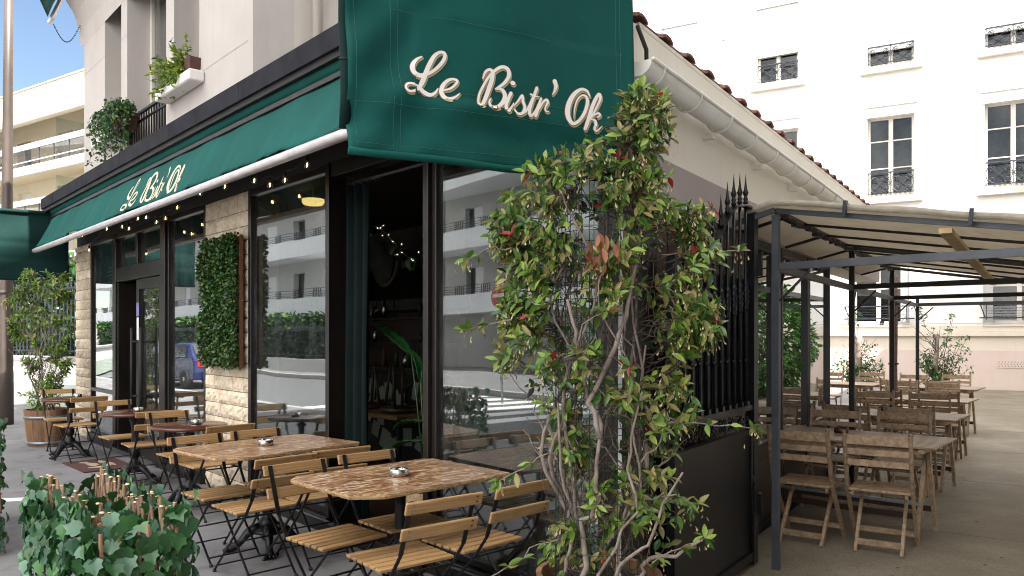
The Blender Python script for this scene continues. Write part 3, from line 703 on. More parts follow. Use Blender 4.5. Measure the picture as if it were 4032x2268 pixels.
# =====================================================================
# AWNINGS AND LETTERING
# =====================================================================
# strokes of the painted sign: (x, y, width) traced in one common unit, y down
STROKES = [
 [(300,140,22),(235,175,42),(190,245,58),(205,325,60),(275,368,58),(355,352,50),(430,318,44),(505,255,46),(563,180,48),(572,112,44),(522,90,40),(455,128,50),(400,215,58),(352,325,62),(312,430,66),(268,510,50),(200,562,38),(130,572,36),(88,530,34),(108,480,34),(170,472,34),(250,505,46),(325,575,56),(395,605,50),(455,580,38),(492,528,18)],
 [(562,548,24),(640,528,32),(700,480,36),(722,436,36),(676,415,34),(612,430,44),(552,490,54),(530,565,56),(560,630,54),(620,656,46),(690,635,34),(748,590,14)],
 [(1034,402,22),(1062,330,36),(1112,298,38),(1152,330,46),(1142,420,58),(1108,520,58),(1062,640,54),(1012,728,44),(972,700,34),(985,600,34),(1040,490,36),(1105,385,38),(1190,302,42),(1272,265,44),(1338,300,48),(1345,380,50),(1290,462,44),(1200,525,30)],
 [(1192,528,26),(1262,535,44),(1302,605,54),(1276,690,56),(1200,752,46),(1128,740,40),(1108,685,30),(1132,642,14)],
 [(1375,580,44),(1342,650,46),(1312,735,46),(1338,795,40),(1382,745,28),(1408,700,16)],
 [(1392,455,54),(1404,462,52)],
 [(1408,735,16),(1465,668,28),(1512,606,34),(1520,680,38),(1542,750,40),(1510,822,40),(1450,825,34),(1418,775,22)],
 [(1505,830,26),(1560,790,26),(1640,640,34)],
 [(1690,515,40),(1660,600,42),(1618,710,44),(1594,800,44),(1618,855,36),(1668,790,22),(1700,720,18)],
 [(1614,588,22),(1660,612,26),(1722,622,14)],
 [(1742,640,30),(1712,730,42),(1672,850,46)],
 [(1716,770,22),(1762,690,28),(1806,658,36),(1822,690,34),(1796,738,24),(1786,776,24),(1804,800,22),(1832,798,14)],
 [(1908,432,54),(1924,490,48),(1908,550,34),(1882,592,14)],
 [(2328,612,22),(2298,552,34),(2228,530,40),(2142,590,54),(2078,710,64),(2062,840,64),(2110,942,50),(2188,918,42),(2262,820,44),(2300,700,44),(2288,620,34),(2236,604,26),(2180,660,24),(2146,770,20),(2134,885,10)],
 [(2268,1010,46),(2306,905,50),(2348,770,50),(2396,655,46),(2440,590,40),(2456,640,36),(2420,730,32),(2366,830,30),(2322,905,28)],
 [(2338,885,18),(2385,838,26),(2428,822,32),(2448,846,30),(2420,872,22)],
 [(2350,894,22),(2390,915,34),(2392,965,36),(2380,1010,34),(2410,1036,30),(2462,984,14)],
]
def smooth(st, k=5):
    P = [Vector(p) for p in st]; out = []
    for i in range(len(P)-1):
        p0, p1, p2, p3 = P[max(i-1, 0)], P[i], P[i+1], P[min(i+2, len(P)-1)]
        for j in range(k):
            t = j/k; out.append(.5*((2*p1) + (p2-p0)*t + (2*p0-5*p1+4*p2-p3)*t*t + (3*p1-p0-3*p2+p3)*t**3))
    out.append(P[-1]); return out
def lettering(mb, place, grow=0, dx=0, dy=0, lift=.0012, step=2.2e-5):
    """place(x,y,d) -> world point d metres in front of the cloth; each ribbon climbs a hair so loops never share a plane"""
    for si, st in enumerate(STROKES):
        d = lift + (si % 3)*.0004; P = smooth(st); n = len(P); V = []
        dirs = []
        for i in range(n):
            a = P[max(i-1, 0)]; b = P[min(i+1, n-1)]; t = Vector((b.x-a.x, b.y-a.y)); 
            dirs.append(t.normalized() if t.length > 1e-6 else Vector((1, 0)))
        rows = []
        def row(x, y, w, t): rows.append((x, y, w, t))
        t0 = dirs[0]; w0 = P[0].z/2 + grow; t1 = dirs[-1]; w1 = P[-1].z/2 + grow
        for a in (1.0, .85, .5): row(P[0].x - t0.x*w0*a, P[0].y - t0.y*w0*a, max(w0*math.sqrt(max(0, 1-a*a)), .5), t0)
        for i in range(n): row(P[i].x, P[i].y, P[i].z/2 + grow, dirs[i])
        for a in (.5, .85, 1.0): row(P[-1].x + t1.x*w1*a, P[-1].y + t1.y*w1*a, max(w1*math.sqrt(max(0, 1-a*a)), .5), t1)
        for (x, y, w, t) in rows:
            V.append(place(x - t.y*w + dx, y + t.x*w + dy, d)); V.append(place(x + t.y*w + dx, y - t.x*w + dy, d)); d += step
        mb.add(V, [(2*i, 2*i+1, 2*i+3, 2*i+2) for i in range(len(rows)-1)])
# --- side sheet hanging at the near end (perpendicular to the front) ---
SH_R, SH_L = Vector((.61, 3.87)), Vector((-.675, 3.198))
sdir = (SH_L - SH_R).normalized(); SHW = (SH_L - SH_R).length; snor = Vector((sdir.y, -sdir.x))
if snor.y > 0: snor = -snor
def sheet_pt(w, z, d=0):
    """w from 0 (building) to 1 (outer edge); z height"""
    fold = .012*math.sin(w*9 + z*3.1) + .010*math.sin(w*23 - z*5)*(w**2) + .018*max(0, w-.82)*math.sin(z*14 + w*20)*3
    fold += .02*math.exp(-((z-2.62)/.06)**2)*(.4+.6*w) - .012*math.exp(-((z-2.50)/.05)**2)
    fold += .007*math.sin((w*1.6 + z*.9)*19)*math.exp(-((w-.9)/.22)**2)*1.6 + .006*math.sin((w*1.1 - z*1.4)*24)*math.exp(-((z-2.5)/.14)**2)
    fold *= (0.35 if .08 < w < .80 and 2.62 < z < 2.98 else 1)
    wl = w*SHW + (.020*(z-2.3)*w)
    p = SH_R + sdir*wl + snor*(fold + d)
    return Vector((p.x, p.y, z))
SB, ST = 2.365, 3.95
AW = thing('side_awning', 'large flat green awning sheet with cream script sign hung at the near corner', 'awning', (.61, 3.87, SB), 0)
g = MB(); g.sheet(lambda u, v: sheet_pt(u, SB + (ST-SB)*v), 70, 70, .004); g.build('fabric', M_GREEN, AW)
g = MB(); g.tube([sheet_pt(i/12, SB-.004 + .003*math.sin(i*1.7)) for i in range(13)], .017, 10); g.build('bottom_bar', M_GREEN, AW)
g = MB(); g.tube([sheet_pt(1.0, z) + Vector((-.012, .03, 0)) for z in np.linspace(SB+.1, ST, 12)], .026, 8); g.build('side_arm', M_GREEND, AW)
g = MB()
for z in (2.47, 2.75): g.tube([sheet_pt(1.0, z) + Vector((-.012 + .03*math.cos(a), .03 + .03*math.sin(a), .01*math.sin(a))) for a in np.linspace(0, 6.28, 12)], .003, 5)
g.build('tie_cord', M_RUBBER, AW)
g = MB(FAC); g.box(-.3, .05, .45, 1.6, 3.955, 4.0); g.build('top_board', M_BLACK, AW)
# stitched seams
def seam(mb, p, r=.0007): mb.tube([Vector(q) for q in p], r, 4)
g = MB()
for w in (.845, .868, .055, .072, .975): seam(g, [sheet_pt(w, z, .0035) for z in np.linspace(SB+.02, ST-.02, 30)])
for z in (2.985, 2.665, 2.585, 2.41): seam(g, [sheet_pt(w, z + (.0 if z > 2.9 else .01*math.sin(w*5)), .0035) for w in np.linspace(.05 if z > 2.65 else .02, .86 if z > 2.65 else .98, 40)])
g.build('seam', M_THREAD, AW)
# lettering: pixel-free placement, x runs from the outer edge towards the wall
def on_sheet(x, y, d):
    # the traced unit: 0..2500 across maps to w .79 -> .095 ; slant removed
    X = 996.7 + .2083*x; Y = 115 + .2083*y
    t = (X-1288)/1940.; q = SH_R; # intersect the upright plane through SH_R along sdir
    wl = (q.x - q.y*t)/(-sdir.x + sdir.y*t); yy = q.y + sdir.y*wl; z = 1.6 + (840-Y)*yy/1940.
    return sheet_pt(wl/(SHW + .020*(z-2.3)), z, .004 + d)
g = MB(); lettering(g, on_sheet, grow=3, dx=13, dy=20, lift=.0005, step=8e-6); g.build('lettering_shadow', M_KHAKI, AW)
g = MB(); lettering(g, on_sheet, grow=3.5, lift=.0022, step=8e-6); g.build('lettering_outline', M_LINE, AW)
g = MB(); lettering(g, on_sheet, grow=-2.5, lift=.0040, step=8e-6); g.build('lettering', M_CREAM, AW)
# --- long front awning ---
RO, RZ, BO, BZ = .35, 3.495, .62, 2.865
FAW = thing('front_awning', 'long dark green front awning with script sign and pale metal front bar', 'awning', W(FAC, 5.5, 0, 2.8))
def aw_pt(s, v, d=0):
    """v 0 at the roll, 1 at the bar"""
    f_ = .010*math.sin(s*7.3 + v) + .008*math.sin(s*17 + 2*v)*v + .014*math.sin(s*3.1)*v + .006*math.sin(s*41 + 3*v)*v*v
    sag = -.025*math.sin(math.pi*v)
    o = RO + .04 + (BO - RO - .04)*v + f_*(.5 if v < .1 else 1) + d*.91; z = RZ - .115 + (BZ + .045 - RZ + .115)*v + sag*.4 + d*.42 + .010*v*math.sin(s*2.3)
    return (s, o, z)
g = MB(FAC); g.sheet(lambda u, v: aw_pt(.2 + 10.75*u, v), 420, 12, .004); g.build('fabric', M_GREEN, FAW)
g = MB(FAC); g.tube([(s_, RO, RZ + .004*math.sin(s_*2)) for s_ in np.linspace(.2, 11.0, 40)], .060, 14); g.build('roller', M_GREEN, FAW)
g = MB(FAC); g.box(.2, 11.0, RO-.06, RO+.055, RZ-.105, RZ-.068); g.build('cassette', M_BLACK, FAW)
g = MB(FAC); g.tube([(s_, BO, BZ) for s_ in np.linspace(.2, 10.98, 30)], .034, 12)
g.box(.2, 10.98, BO-.05, BO-.03, BZ-.02, BZ+.03); g.build('front_bar', M_ALUW, FAW)
for s_ in (.9, 5.2, 10.2):
    g = MB(FAC); g.tube([(s_, .05, 3.42), (s_+.5, .34, 3.15), (s_+.1, BO-.03, BZ+.02)], .016, 8); g.build('folding_arm', M_BLACK, FAW)
def on_front(x, y, d):
    yy = y - .195*x   # level the slanted trace
    u = (x - 60)/2400.; v = .14 + (yy + 11)/577.*.80
    s_ = 6.86 - u*1.80 - .30*(v - .14)/.8
    return aw_pt(s_, max(.02, min(.985, v)), .004 + d)
g = MB(FAC); lettering(g, on_front, grow=1, lift=.003, step=8e-6); g.build('lettering', M_CREAM2, FAW)
# --- far end sheet of the same kind ---
FEW = thing('side_awning', 'dark shaded green awning sheet hanging at the far end above the vine tub', 'awning', W(FAC, 11.25, .1, 2.44))
def far_pt(u, v):
    o = .10 + 1.75*u; z = 2.44 + v*(3.50 - .05*u - 2.44)
    f_ = .015*math.sin(z*9 + o*3) + .012*math.exp(-((z-2.75)/.04)**2) + .012*math.exp(-((z-3.0)/.04)**2)
    return (11.22 + f_, o, z)
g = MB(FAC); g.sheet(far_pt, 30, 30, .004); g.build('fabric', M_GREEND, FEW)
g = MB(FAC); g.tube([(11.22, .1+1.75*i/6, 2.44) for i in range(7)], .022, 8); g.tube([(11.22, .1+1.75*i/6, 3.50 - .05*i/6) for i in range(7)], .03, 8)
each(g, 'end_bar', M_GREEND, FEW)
g = MB(FAC); g.box(11.26, 11.34, .0, 1.5, 3.42, 3.50); g.build('top_board', M_BLACK, FEW)
# --- awning above on the upper storey, seen as a corner ---
UAW = thing('upper_awning', 'green awning with grey frame and chain high on the upper storey', 'awning', W(FAC, 11.2, .3, 6.8))
g = MB(FAC); g.sheet(lambda u, v: (11.30 - .75*u - .25*v, .38 - .36*v + .25*u, 6.60 + .95*v - .04*u + .03*math.sin(v*9)), 16, 12, .006); g.build('fabric', M_GREEN, UAW)
g = MB(FAC); g.bar((11.28, .36, 6.50), (10.95, .03, 7.40), .05, .05); g.bar((11.28, .36, 6.50), (11.05, .36, 6.50), .05, .03); g.build('awning_frame', M_ALUW, UAW)
g = MB(FAC); pts = [(11.2 - .45*t, .32 - .28*t, 6.47 - .06*t - .28*math.sin(math.pi*t)) for t in np.linspace(0, 1, 28)]
for i in range(27):
    p, q = Vector(pts[i]), Vector(pts[i+1]); g.tube([p, p.lerp(q, .6)], .011 if i % 2 else .008, 5)
g.build('chain', M_RAIL, UAW)
g = MB(FAC)
UA2 = thing('upper_awning', 'small black folded awning edge at the top beside the large green sheet', 'awning', W(FAC, 4.3, .1, 6.2))
g.sheet(lambda u, v: (3.75 + .55*u, .0 + .5*v, 5.98 + .12*v - .02*math.sin(u*9)), 8, 6, .03); g.build('fabric', M_BLACK, UA2)
# =====================================================================
# STRING LIGHTS
# =====================================================================
SLT = thing('string_light', 'string of small clear globe bulbs glowing under the front awning', 'string light', W(FAC, 6, .35, 2.9))
BUL = [(2.73, 2.87), (3.10, 2.81), (3.37, 2.81), (3.67, 2.89), (4.3, 2.93), (4.9, 2.95), (5.53, 2.89), (5.89, 2.82), (6.18, 2.81), (6.53, 2.90), (6.83, 2.92), (7.17, 2.84), (7.43, 2.89), (8.1, 2.93), (8.95, 2.73), (9.29, 2.96), (10.19, 3.01)]
pts = [(2.2, .35, 3.02)]
for i, (s_, z) in enumerate(BUL):
    pts.append((s_, .35, z + .075))
    if i < len(BUL)-1: s2, z2 = BUL[i+1]; pts.append(((s_+s2)/2, .35, (z+z2)/2 + .04))
pts.append((10.9, .35, 3.1))
g = MB(FAC); g.tube(pts, .0035, 5); g.build('light_cord', M_RUBBER, SLT)
for i, (s_, z) in enumerate(BUL):
    g = MB(FAC @ Matrix.Translation((s_, .35, z))); g.lathe([(.001, -.026), (.012, -.023), (.022, -.012), (.026, 0), (.022, .012), (.013, .023), (.010, .03)], n=12)
    bb = g.build('bulb', M_BULB, SLT)
    g = MB(FAC @ Matrix.Translation((s_, .35, z))); g.lathe([(.012, .028), (.013, .05), (.008, .07)], n=8); g.build('socket', M_RUBBER, bb)
    g = MB(FAC @ Matrix.Translation((s_, .35, z))); g.tube([(-.006, 0, .018), (-.005, .0, -.004), (.0, .003, -.010), (.005, 0, -.004), (.006, 0, .018)], .0022, 4); g.build('filament', M_FIL, bb)
for (s_, o_) in ((4.35, -.55), (1.2, -1.6)):
    CL = thing('ceiling_lamp' if s_ > 4 else 'pendant_bulb', 'warm round ceiling lamp glowing at the top of the middle shop window' if s_ > 4 else 'bare warm pendant bulb glowing behind the window under the large sheet', 'lamp', W(FAC, s_, o_, 2.85))
    g = MB(FAC @ Matrix.Translation((s_, o_, 2.9 if s_ > 4 else 2.45)))
    if s_ > 4: g.lathe([(.02, -.03), (.09, -.025), (.11, 0), (.11, .03)], n=20)
    else: g.lathe([(.005, -.05), (.03, -.03), (.035, 0), (.02, .04)], n=12)
    g.build('lamp_shade', M_LAMPW if s_ > 4 else M_FIL, CL)
    g = MB(FAC); g.tube([(s_, o_, 3.4), (s_, o_, 2.95 if s_ > 4 else 2.49)], .008, 6); g.build('lamp_cord', M_RUBBER, CL)
FY = thing('fairy_lights', 'tiny fairy lights strung on a leafy garland inside the open doorway', 'fairy lights', W(FAC, 4.4, -1.6, 2.4))
g = MB(FAC); w_ = []
for i in range(30):
    t = i/29; w_.append((5.1 - 1.5*t, -1.6, 2.85 - .30*t + .10*math.sin(t*7) - .18*math.sin(math.pi*t)))
g.tube(w_, .004, 4); g.build('garland', L_DRK, FY)
g = MB(FAC)
for i in range(16):
    x, y, z = w_[rng.integers(0, 30)]; c = (x + rng.normal()*.06, y+.02, z + rng.normal()*.06); g.lathe([(.001, -.003), (.003, 0), (.001, .003)], c, 5)
g.build('fairy_bulbs', M_FAIRY, FY)
P_, D_ = [], []
for i in range(14):
    p = W(FAC, *w_[rng.integers(0, 30)]); P_.append(p); D_.append((rng.normal()*.4, rng.normal()*.4, -1))
leaves('garland_leaves', P_, D_, rng.uniform(.10, .16, 14), 'round', np.zeros(14), [L_DRK], FY)
# =====================================================================
# INSIDE THE DOORWAY
# =====================================================================
CU = thing('curtain', 'heavy dark green curtain gathered beside the open glass doorway', 'curtain', W(FAC, 2.7, -.12, .1))
g = MB(FAC); g.sheet(lambda u, v: (2.64 + .31*u + .012*math.sin(v*5), -.14 + .045*math.sin(u*15 + .5*math.sin(v*3)), .12 + 2.68*v), 60, 10, .006); g.build('drape', M_CURT, CU)
g = MB(FAC); g.tube([(1.7, -.13, 2.82), (2.96, -.13, 2.82)], .014, 8)
for i in range(5): 
    a0 = 2.52 + i*.1; g.tube([(a0, -.13 + .03*math.cos(a), 2.815 + .03*math.sin(a)) for a in np.linspace(0, 6.28, 10)], .004, 5)
g.build('curtain_rod', M_RAIL, CU)
CU2 = thing('curtain', 'sheer pale green curtain hanging inside the middle shop window', 'curtain', W(FAC, 3.3, -.2, .1))
g = MB(FAC); g.sheet(lambda u, v: (3.1 + .28*u, -.18 + .02*math.sin(u*30), .14 + 2.6*v), 40, 4, .003); g.build('drape', M_CURT, CU2)
# dining table inside with folded chairs set on it
IT = thing('dining_table', 'wooden dining table inside the open doorway carrying upturned chairs', 'table', W(FAC, 4.6, -1.45, .05), math.atan2(.7416, -.671))
g = MB(FAC); g.box(3.78, 5.4, -1.75, -1.15, .74, .78); g.build('tabletop', wood('pine_table', (.10, .045, .018), (.19, .09, .038)), IT, .006)
for (a_, b_) in ((3.88, -1.25), (5.3, -1.25), (3.88, -1.65), (5.3, -1.65)):
    g = MB(FAC); g.box(a_-.02, a_+.02, b_-.02, b_+.02, .05, .738); g.build('leg', M_BLACK, IT)
for j, (s_, o_) in enumerate(((4.15, -1.42), (4.75, -1.42))):
    IC = thing('dining_chair', ('dark bentwood chair upside down on the inside table nearest the window edge', 'dark bentwood chair upside down on the inside table beside the green curtain')[j], 'chair', W(FAC, s_, o_, .79), math.atan2(.7416, -.671), 'chairs stacked on the inside table')
    g = MB(FAC); g.lathe([(.19, .79), (.2, .80), (.2, .83), (.19, .84)], (s_, o_, 0), 16); g.build('seat', M_DWOOD, IC)
    for (dx, dy) in ((-.14, -.14), (.14, -.14), (-.14, .14), (.14, .14)):
        g = MB(FAC); g.tube([(s_+dx, o_+dy, .84), (s_+dx*1.3, o_+dy*1.3, 1.28)], [.018, .012], 6); g.build('leg', M_DWOOD, IC)
    g = MB(FAC); g.tube([(s_-.17, o_-.2, .85), (s_-.18, o_-.22, 1.02), (s_, o_-.26, 1.12), (s_+.18, o_-.22, 1.02), (s_+.17, o_-.2, .85)], .012, 6); g.build('backrest', M_DWOOD, IC)
NP = thing('newspaper_panel', 'low bar front pasted over with old newspaper pages inside the doorway', 'panel', W(FAC, 4.9, -2.0, .05))
g = MB(FAC); g.box(4.0, 5.9, -2.1, -2.02, .06, 1.12); g.build('panel_board', M_DARK, NP)
g = MB(FAC); rr = random.Random(5)
for i in range(26):
    s_ = rr.uniform(4.1, 5.7); z = rr.uniform(.2, 1.0); w_ = rr.uniform(.12, .22); d = -2.018 + i*.0008; h = w_*1.2; a = rr.uniform(-.5, .5); z = min(max(z, .25), .95)
    g.M = FAC @ Matrix.Translation((s_, d, z)) @ Matrix.Rotation(a, 4, 'Y'); g.box(-w_/2, w_/2, 0, .0006, -h/2, h/2)
g.build('newspaper_page', M_NEWS, NP)
CK = thing('wall_clock', 'large round dark clock hanging on the inner wall above the bar', 'clock', W(FAC, 6.3, -2.6, 2.2))
g = MB(FAC @ Matrix.Translation((6.3, -2.66, 2.55)) @ Matrix.Rotation(R(90), 4, 'X')); g.lathe([(.30, -.04), (.33, -.02), (.33, .02), (.28, .04)], n=28); g.build('clock_rim', M_DWOOD, CK)
g = MB(FAC @ Matrix.Translation((6.3, -2.60, 2.55)) @ Matrix.Rotation(R(90), 4, 'X')); g.lathe([(.27, -.004), (.27, .004)], n=28); g.build('clock_face', M_INTW, CK)
BS = thing('bar_shelf', 'dark bar shelf crowded with bottles and glasses deep inside the doorway', 'shelf', W(FAC, 6.8, -3.0, .9))
g = MB(FAC)
for z in (1.1, 1.45, 1.8): g.box(5.3, 8.4, -3.12, -2.9, z, z+.03)
g.box(5.3, 8.4, -3.15, -3.12, .06, 1.9); g.build('shelf_board', M_DWOOD, BS)
for i in range(26):
    s_ = 5.4 + rng.uniform(0, 2.9); z = [1.13, 1.48, 1.83][i % 3]; g = MB(FAC); h = rng.uniform(.16, .28)
    g.lathe([(.032, 0), (.034, h*.6), (.012, h*.78), (.012, h)], (s_, -3.02, z), 8); g.build('bottle', [M_STEEL, M_GLASSC, L_DRK, M_TERRA][i % 4], BS)
# strelitzia in a woven basket
SP = thing('potted_plant', 'large-leaved plant in a woven basket standing inside the doorway', 'potted plant', W(FAC, 2.28, -.42, .05))
g = MB(FAC @ Matrix.Translation((2.28, -.42, .05))); g.lathe([(.12, 0), (.15, .1), (.16, .22), (.14, .33), (.145, .36), (.12, .35)], n=28, flute=.06); g.build('basket', noisy('wicker', (.3, .2, .1), (.5, .38, .22), 60, .8, 0, (1, 1, 3), .6), SP)
def bigleaf(base, tip, width, droop):
    g = MB(); b0, t0 = Vector(base), Vector(tip); d = t0 - b0; side = d.cross(Vector((0, 0, 1))).normalized()
    if side.length < .1: side = Vector((1, 0, 0))
    up = side.cross(d).normalized()
    def fn(u, v):
        w = width*math.sin(math.pi*min(1, v*.98 + .02))**.7*(1 - .25*v); c = b0 + d*v + up*(math.sin(v*2.6)*droop)
        return c + side*((u-.5)*2*w) + up*(abs(u-.5)*.5*w + .006*math.sin(v*40))
    g.sheet(fn, 6, 20, .003); return g
base = W(FAC, 2.28, -.42, .4)
for (sa, z0, sb, z1, do, w_) in ((2.47, 1.43, 3.12, 1.67, 0, .085), (2.33, 1.23, 2.47, 1.46, .02, .05), (2.23, .92, 2.65, .79, .05, .07), (2.24, .77, 2.62, .62, .1, .075), (2.2, .60, 2.5, .45, .1, .07), (2.2, 1.0, 2.0, 1.3, -.1, .08), (2.3, 1.05, 2.2, 1.5, -.05, .06)):
    p0 = W(FAC, sa, -.42 + do*.5, z0); p1 = W(FAC, sb, -.42 + do, z1); ds = sa
    bigleaf(p0, p1, w_, .05).build('leaf', leafm('strelitzia%d' % int(z0*100), (.012, .06, .014), (.02, .085, .02), .3, .1), SP)
    g = MB(); g.tube([base, base.lerp(p0, .6) + Vector((0, 0, .05)), p0], .006, 6); g.build('stem', L_DRK, SP)
# doormat
DM = thing('doormat', 'brown doormat with a faded cream figure in front of the entrance', 'doormat', (-5.02, 9.38, 0), R(136))
g = MB(Matrix.Translation((-5.02, 9.38, 0)) @ Matrix.Rotation(R(134), 4, 'Z')); g.box(-.46, .46, -.29, .29, .001, .014); g.build('mat', noisy('mat_brown', (.055, .020, .016), (.09, .035, .03), 40, .95, bstr=.6), DM)
g2 = MB(Matrix.Translation((-5.02, 9.38, 0)) @ Matrix.Rotation(R(134), 4, 'Z')); 
for i, (cx_, cy_, rx, ry) in enumerate(((.05, .06, .14, .07), (-.12, -.05, .09, .05), (.18, -.08, .11, .04), (-.02, -.12, .16, .03), (-.2, .1, .05, .07), (.25, .1, .05, .05))):
    g2.prism([(cx_ + rx*math.cos(a)*(1+.25*math.sin(3*a+i)), cy_ + ry*math.sin(a)*(1+.2*math.cos(2*a+i))) for a in np.linspace(0, 6.1, 18)], .0145, .0155 + .0003*i)
g2.build('printed_figure', noisy('mat_cream', (.33, .26, .18), (.45, .36, .26), 60, .95, bstr=.3), DM)

# =====================================================================
# CHAIRS AND TABLES ON THE PAVEMENT
# =====================================================================
def bistro_proto():
    T = thing('folding_chair', 'x', 'chair', (0, 0, 0), 0, 'slatted folding bistro chairs on the pavement')
    # seat of six slats, across
    g = MB(); pitch = .063
    for i in range(6):
        y = -.165 + i*pitch; g.box(-.215, .215, y, y+.050, .447, .463)
    g.build('seat', M_SLAT, T, .003)
    for z, y in ((.800, -.405), (.672, -.362)):
        g = MB(Matrix.Translation((0, y, z)) @ Matrix.Rotation(R(17), 4, 'X')); g.box(-.215, .215, -.010, .006, -.031, .031); g.build('backrest_slat', M_SLAT, T, .004)
    for sx in (-1, 1):
        x = .178*sx
        g = MB(); g.bar((x, -.405-.012+.02, .80+.03), (x, -.300, .56), .026, .005, (0, 1, 0)); g.bar((x, -.300, .56), (x, -.215, .45), .018, .007, (0, 1, 0)); g.bar((x, -.215, .45), (x, .235, .012), .013, .009, (0, 1, 0))
        g.build('leg', M_BLACK, T)
        x2 = .152*sx
        g = MB(); g.bar((x2, .165, .435), (x2, -.255, .012), .013, .009, (0, 1, 0)); g.bar((x2, -.2, .437), (x2, .19, .437), .004, .016); g.build('leg', M_BLACK, T)
        for (px, py) in ((x, .235), (x2, -.255)):
            g = MB(); g.lathe([(.013, 0), (.014, .010), (.008, .022)], (px, py, .0), 8); g.build('foot_cap', M_RUBBER, T)
        g = MB()
        for z, y in ((.812, -.422), (.786, -.415), (.686, -.379), (.660, -.371)): g.box(x-.004, x+.004, y-.003, y+.004, z-.004, z+.004)
        g.build('rivet', M_STEEL, T)
    g = MB(); g.bar((-.178, .195, .052), (.178, .195, .052), .009, .009); g.bar((-.152, -.2, .066), (.152, -.2, .066), .009, .009); g.bar((-.178, -.20, .435), (.178, -.20, .435), .010, .010); g.bar((-.152, .155, .427), (.152, .155, .427), .009, .009)
    g.tube([(-.19, .0, .235), (.19, .0, .235)], .006, 6)
    each(g, 'crossbar', M_BLACK, T)
    return T
A_HEAD = math.atan2(.7416, -.671) - R(90)   # local +y along +a
F_, N_ = A_HEAD, A_HEAD + R(180)
CH = [
 (-.567, 3.96, F_ - R(4), 'nearest slatted folding chair, at the bottom edge beside the near board table'),
 (-.21, 4.29, F_ + R(2), 'slatted folding chair right beside the glass on the near side of the near board table'),
 (-1.0, 4.36, N_ + R(5), 'folding chair pushed under the near board table from behind, reddish lower back slat'),
 (-.67, 4.73, N_, 'folding chair behind the near board table beside the open doorway'),
 (-1.71, 5.15, F_ + R(3), 'folding chair in front of the far board table, seat turned to the ivy screen'),
 (-1.41, 5.51, F_ - R(2), 'folding chair in front of the far board table, closer to the green curtain'),
 (-2.11, 5.58, N_ + R(4), 'folding chair behind the far board table on its street side'),
 (-1.79, 5.92, N_, 'folding chair behind the far board table on its window side'),
 (-2.67, 6.82, F_ + R(3), 'folding chair in front of the round table nearest the board tables, before the stone pillar'),
 (-3.12, 7.38, N_ + R(5), 'folding chair behind the round table nearest the board tables'),
 (-3.79, 8.03, F_ - R(3), 'folding chair in front of the middle round table, facing the door'),
 (-4.34, 8.62, N_ + R(2), 'folding chair behind the middle round table next to the doormat'),
 (-5.48, 9.72, F_ + R(6), 'folding chair in front of the farthest round table, back to the camera'),
 (-6.05, 10.4, N_ - R(3), 'folding chair behind the farthest round table beside the vine tub'),
]
proto = bistro_proto()
for i, (x, y, rz, lab) in enumerate(CH):
    if i == 0:
        first = (x, y, rz, lab)
    else: copy_thing(proto, (x, y, 0), rz, lab)
x, y, rz, lab = first; proto.matrix_world = Matrix.Translation((x, y, 0)) @ Matrix.Rotation(rz, 4, 'Z'); WM[proto] = proto.matrix_world.copy(); proto['label'] = lab

def osb():
    m, nt, b = nmat('board_top'); co = coords(nt)
    w = node(nt, "ShaderNodeTexNoise", Scale=7, Detail=3); nt.links.new(co, w.inputs['Vector'])
    cols = None
    base = ramp(nt, w.outputs[0], [(.35, (.13, .050, .020)), (.65, (.23, .10, .042))])
    out = base
    for i, (ang, sc, th) in enumerate(((.0, 1.0, .575), (.5, 1.15, .59), (-.45, .9, .59), (.2, 1.4, .585))):
        c2 = coords(nt, (8*sc, 52*sc, 8), (0, 0, ang)); n = node(nt, "ShaderNodeTexNoise", Scale=1.0, Detail=2, Distortion=1.0); nt.links.new(c2, n.inputs['Vector'])
        f = ramp(nt, n.outputs[0], [(th, 0.), (th+.025, .9)])
        out = mix(nt, f, out, ((.66, .50, .32), (.55, .38, .21), (.72, .58, .42), (.42, .24, .11))[i])
    nt.links.new(out, b.inputs['Base Color']); b.inputs['Roughness'].default_value = .3
    g = node(nt, "ShaderNodeTexNoise", Scale=60, Detail=4); nt.links.new(co, g.inputs['Vector']); bump(nt, b, g.outputs[0], .2, .003)
    return m
M_OSB = osb()
M_OSBE = noisy('board_edge', (.25, .12, .05), (.62, .44, .24), 40, .8, 0, (1, 1, 6), .6)
def pedestal(T, M, h=.72, r=.29, rot=0):
    g = MB(M); g.lathe([(.05, .16), (.062, .17), (.07, .20), (.055, .23), (.035, .25), (.035, .27), (.052, .29), (.056, .33), (.045, .37), (.03, .39), (.036, .41), (.034, .45), (.031, .60), (.033, h-.08), (.05, h-.07), (.05, h-.05), (.03, h-.04), (.03, h)], n=20, flute=.10); g.build('column', M_IRON, T)
    g = MB(M); g.lathe([(.10, .125), (.115, .135), (.11, .15), (.075, .165), (.055, .19)], n=28, flute=.05); g.build('base_ring', M_IRON, T)
    for k in range(4):
        a = rot + k*math.pi/2 + math.pi/4; ca, sa = math.cos(a), math.sin(a)
        P = [(.05, .17), (.10, .155), (.15, .12), (.19, .07), (.225, .035), (.27, .028), (r+.01, .024)]
        g = MB(M); g.tube([(ca*q, sa*q, z) for q, z in P], [.035, .038, .032, .026, .026, .033, .022], 8)
        g.tube([(ca*q, sa*q, z+.028) for q, z in P[1:5]], [.012, .014, .012, .008], 6)
        for e in (-1, 0, 1): g.tube([(ca*.27 - sa*e*.02, sa*.27 + ca*e*.02, .03), (ca*(r+.03) - sa*e*.028, sa*(r+.03) + ca*e*.028, .012)], [.014, .010], 6)
        g.build('foot', M_IRON, T)
    g = MB(M); g.bar((-.22, 0, h-.01), (.22, 0, h-.01), .04, .012); g.bar((0, -.22, h-.024), (0, .22, h-.024), .04, .012); g.build('top_bracket', M_IRON, T)
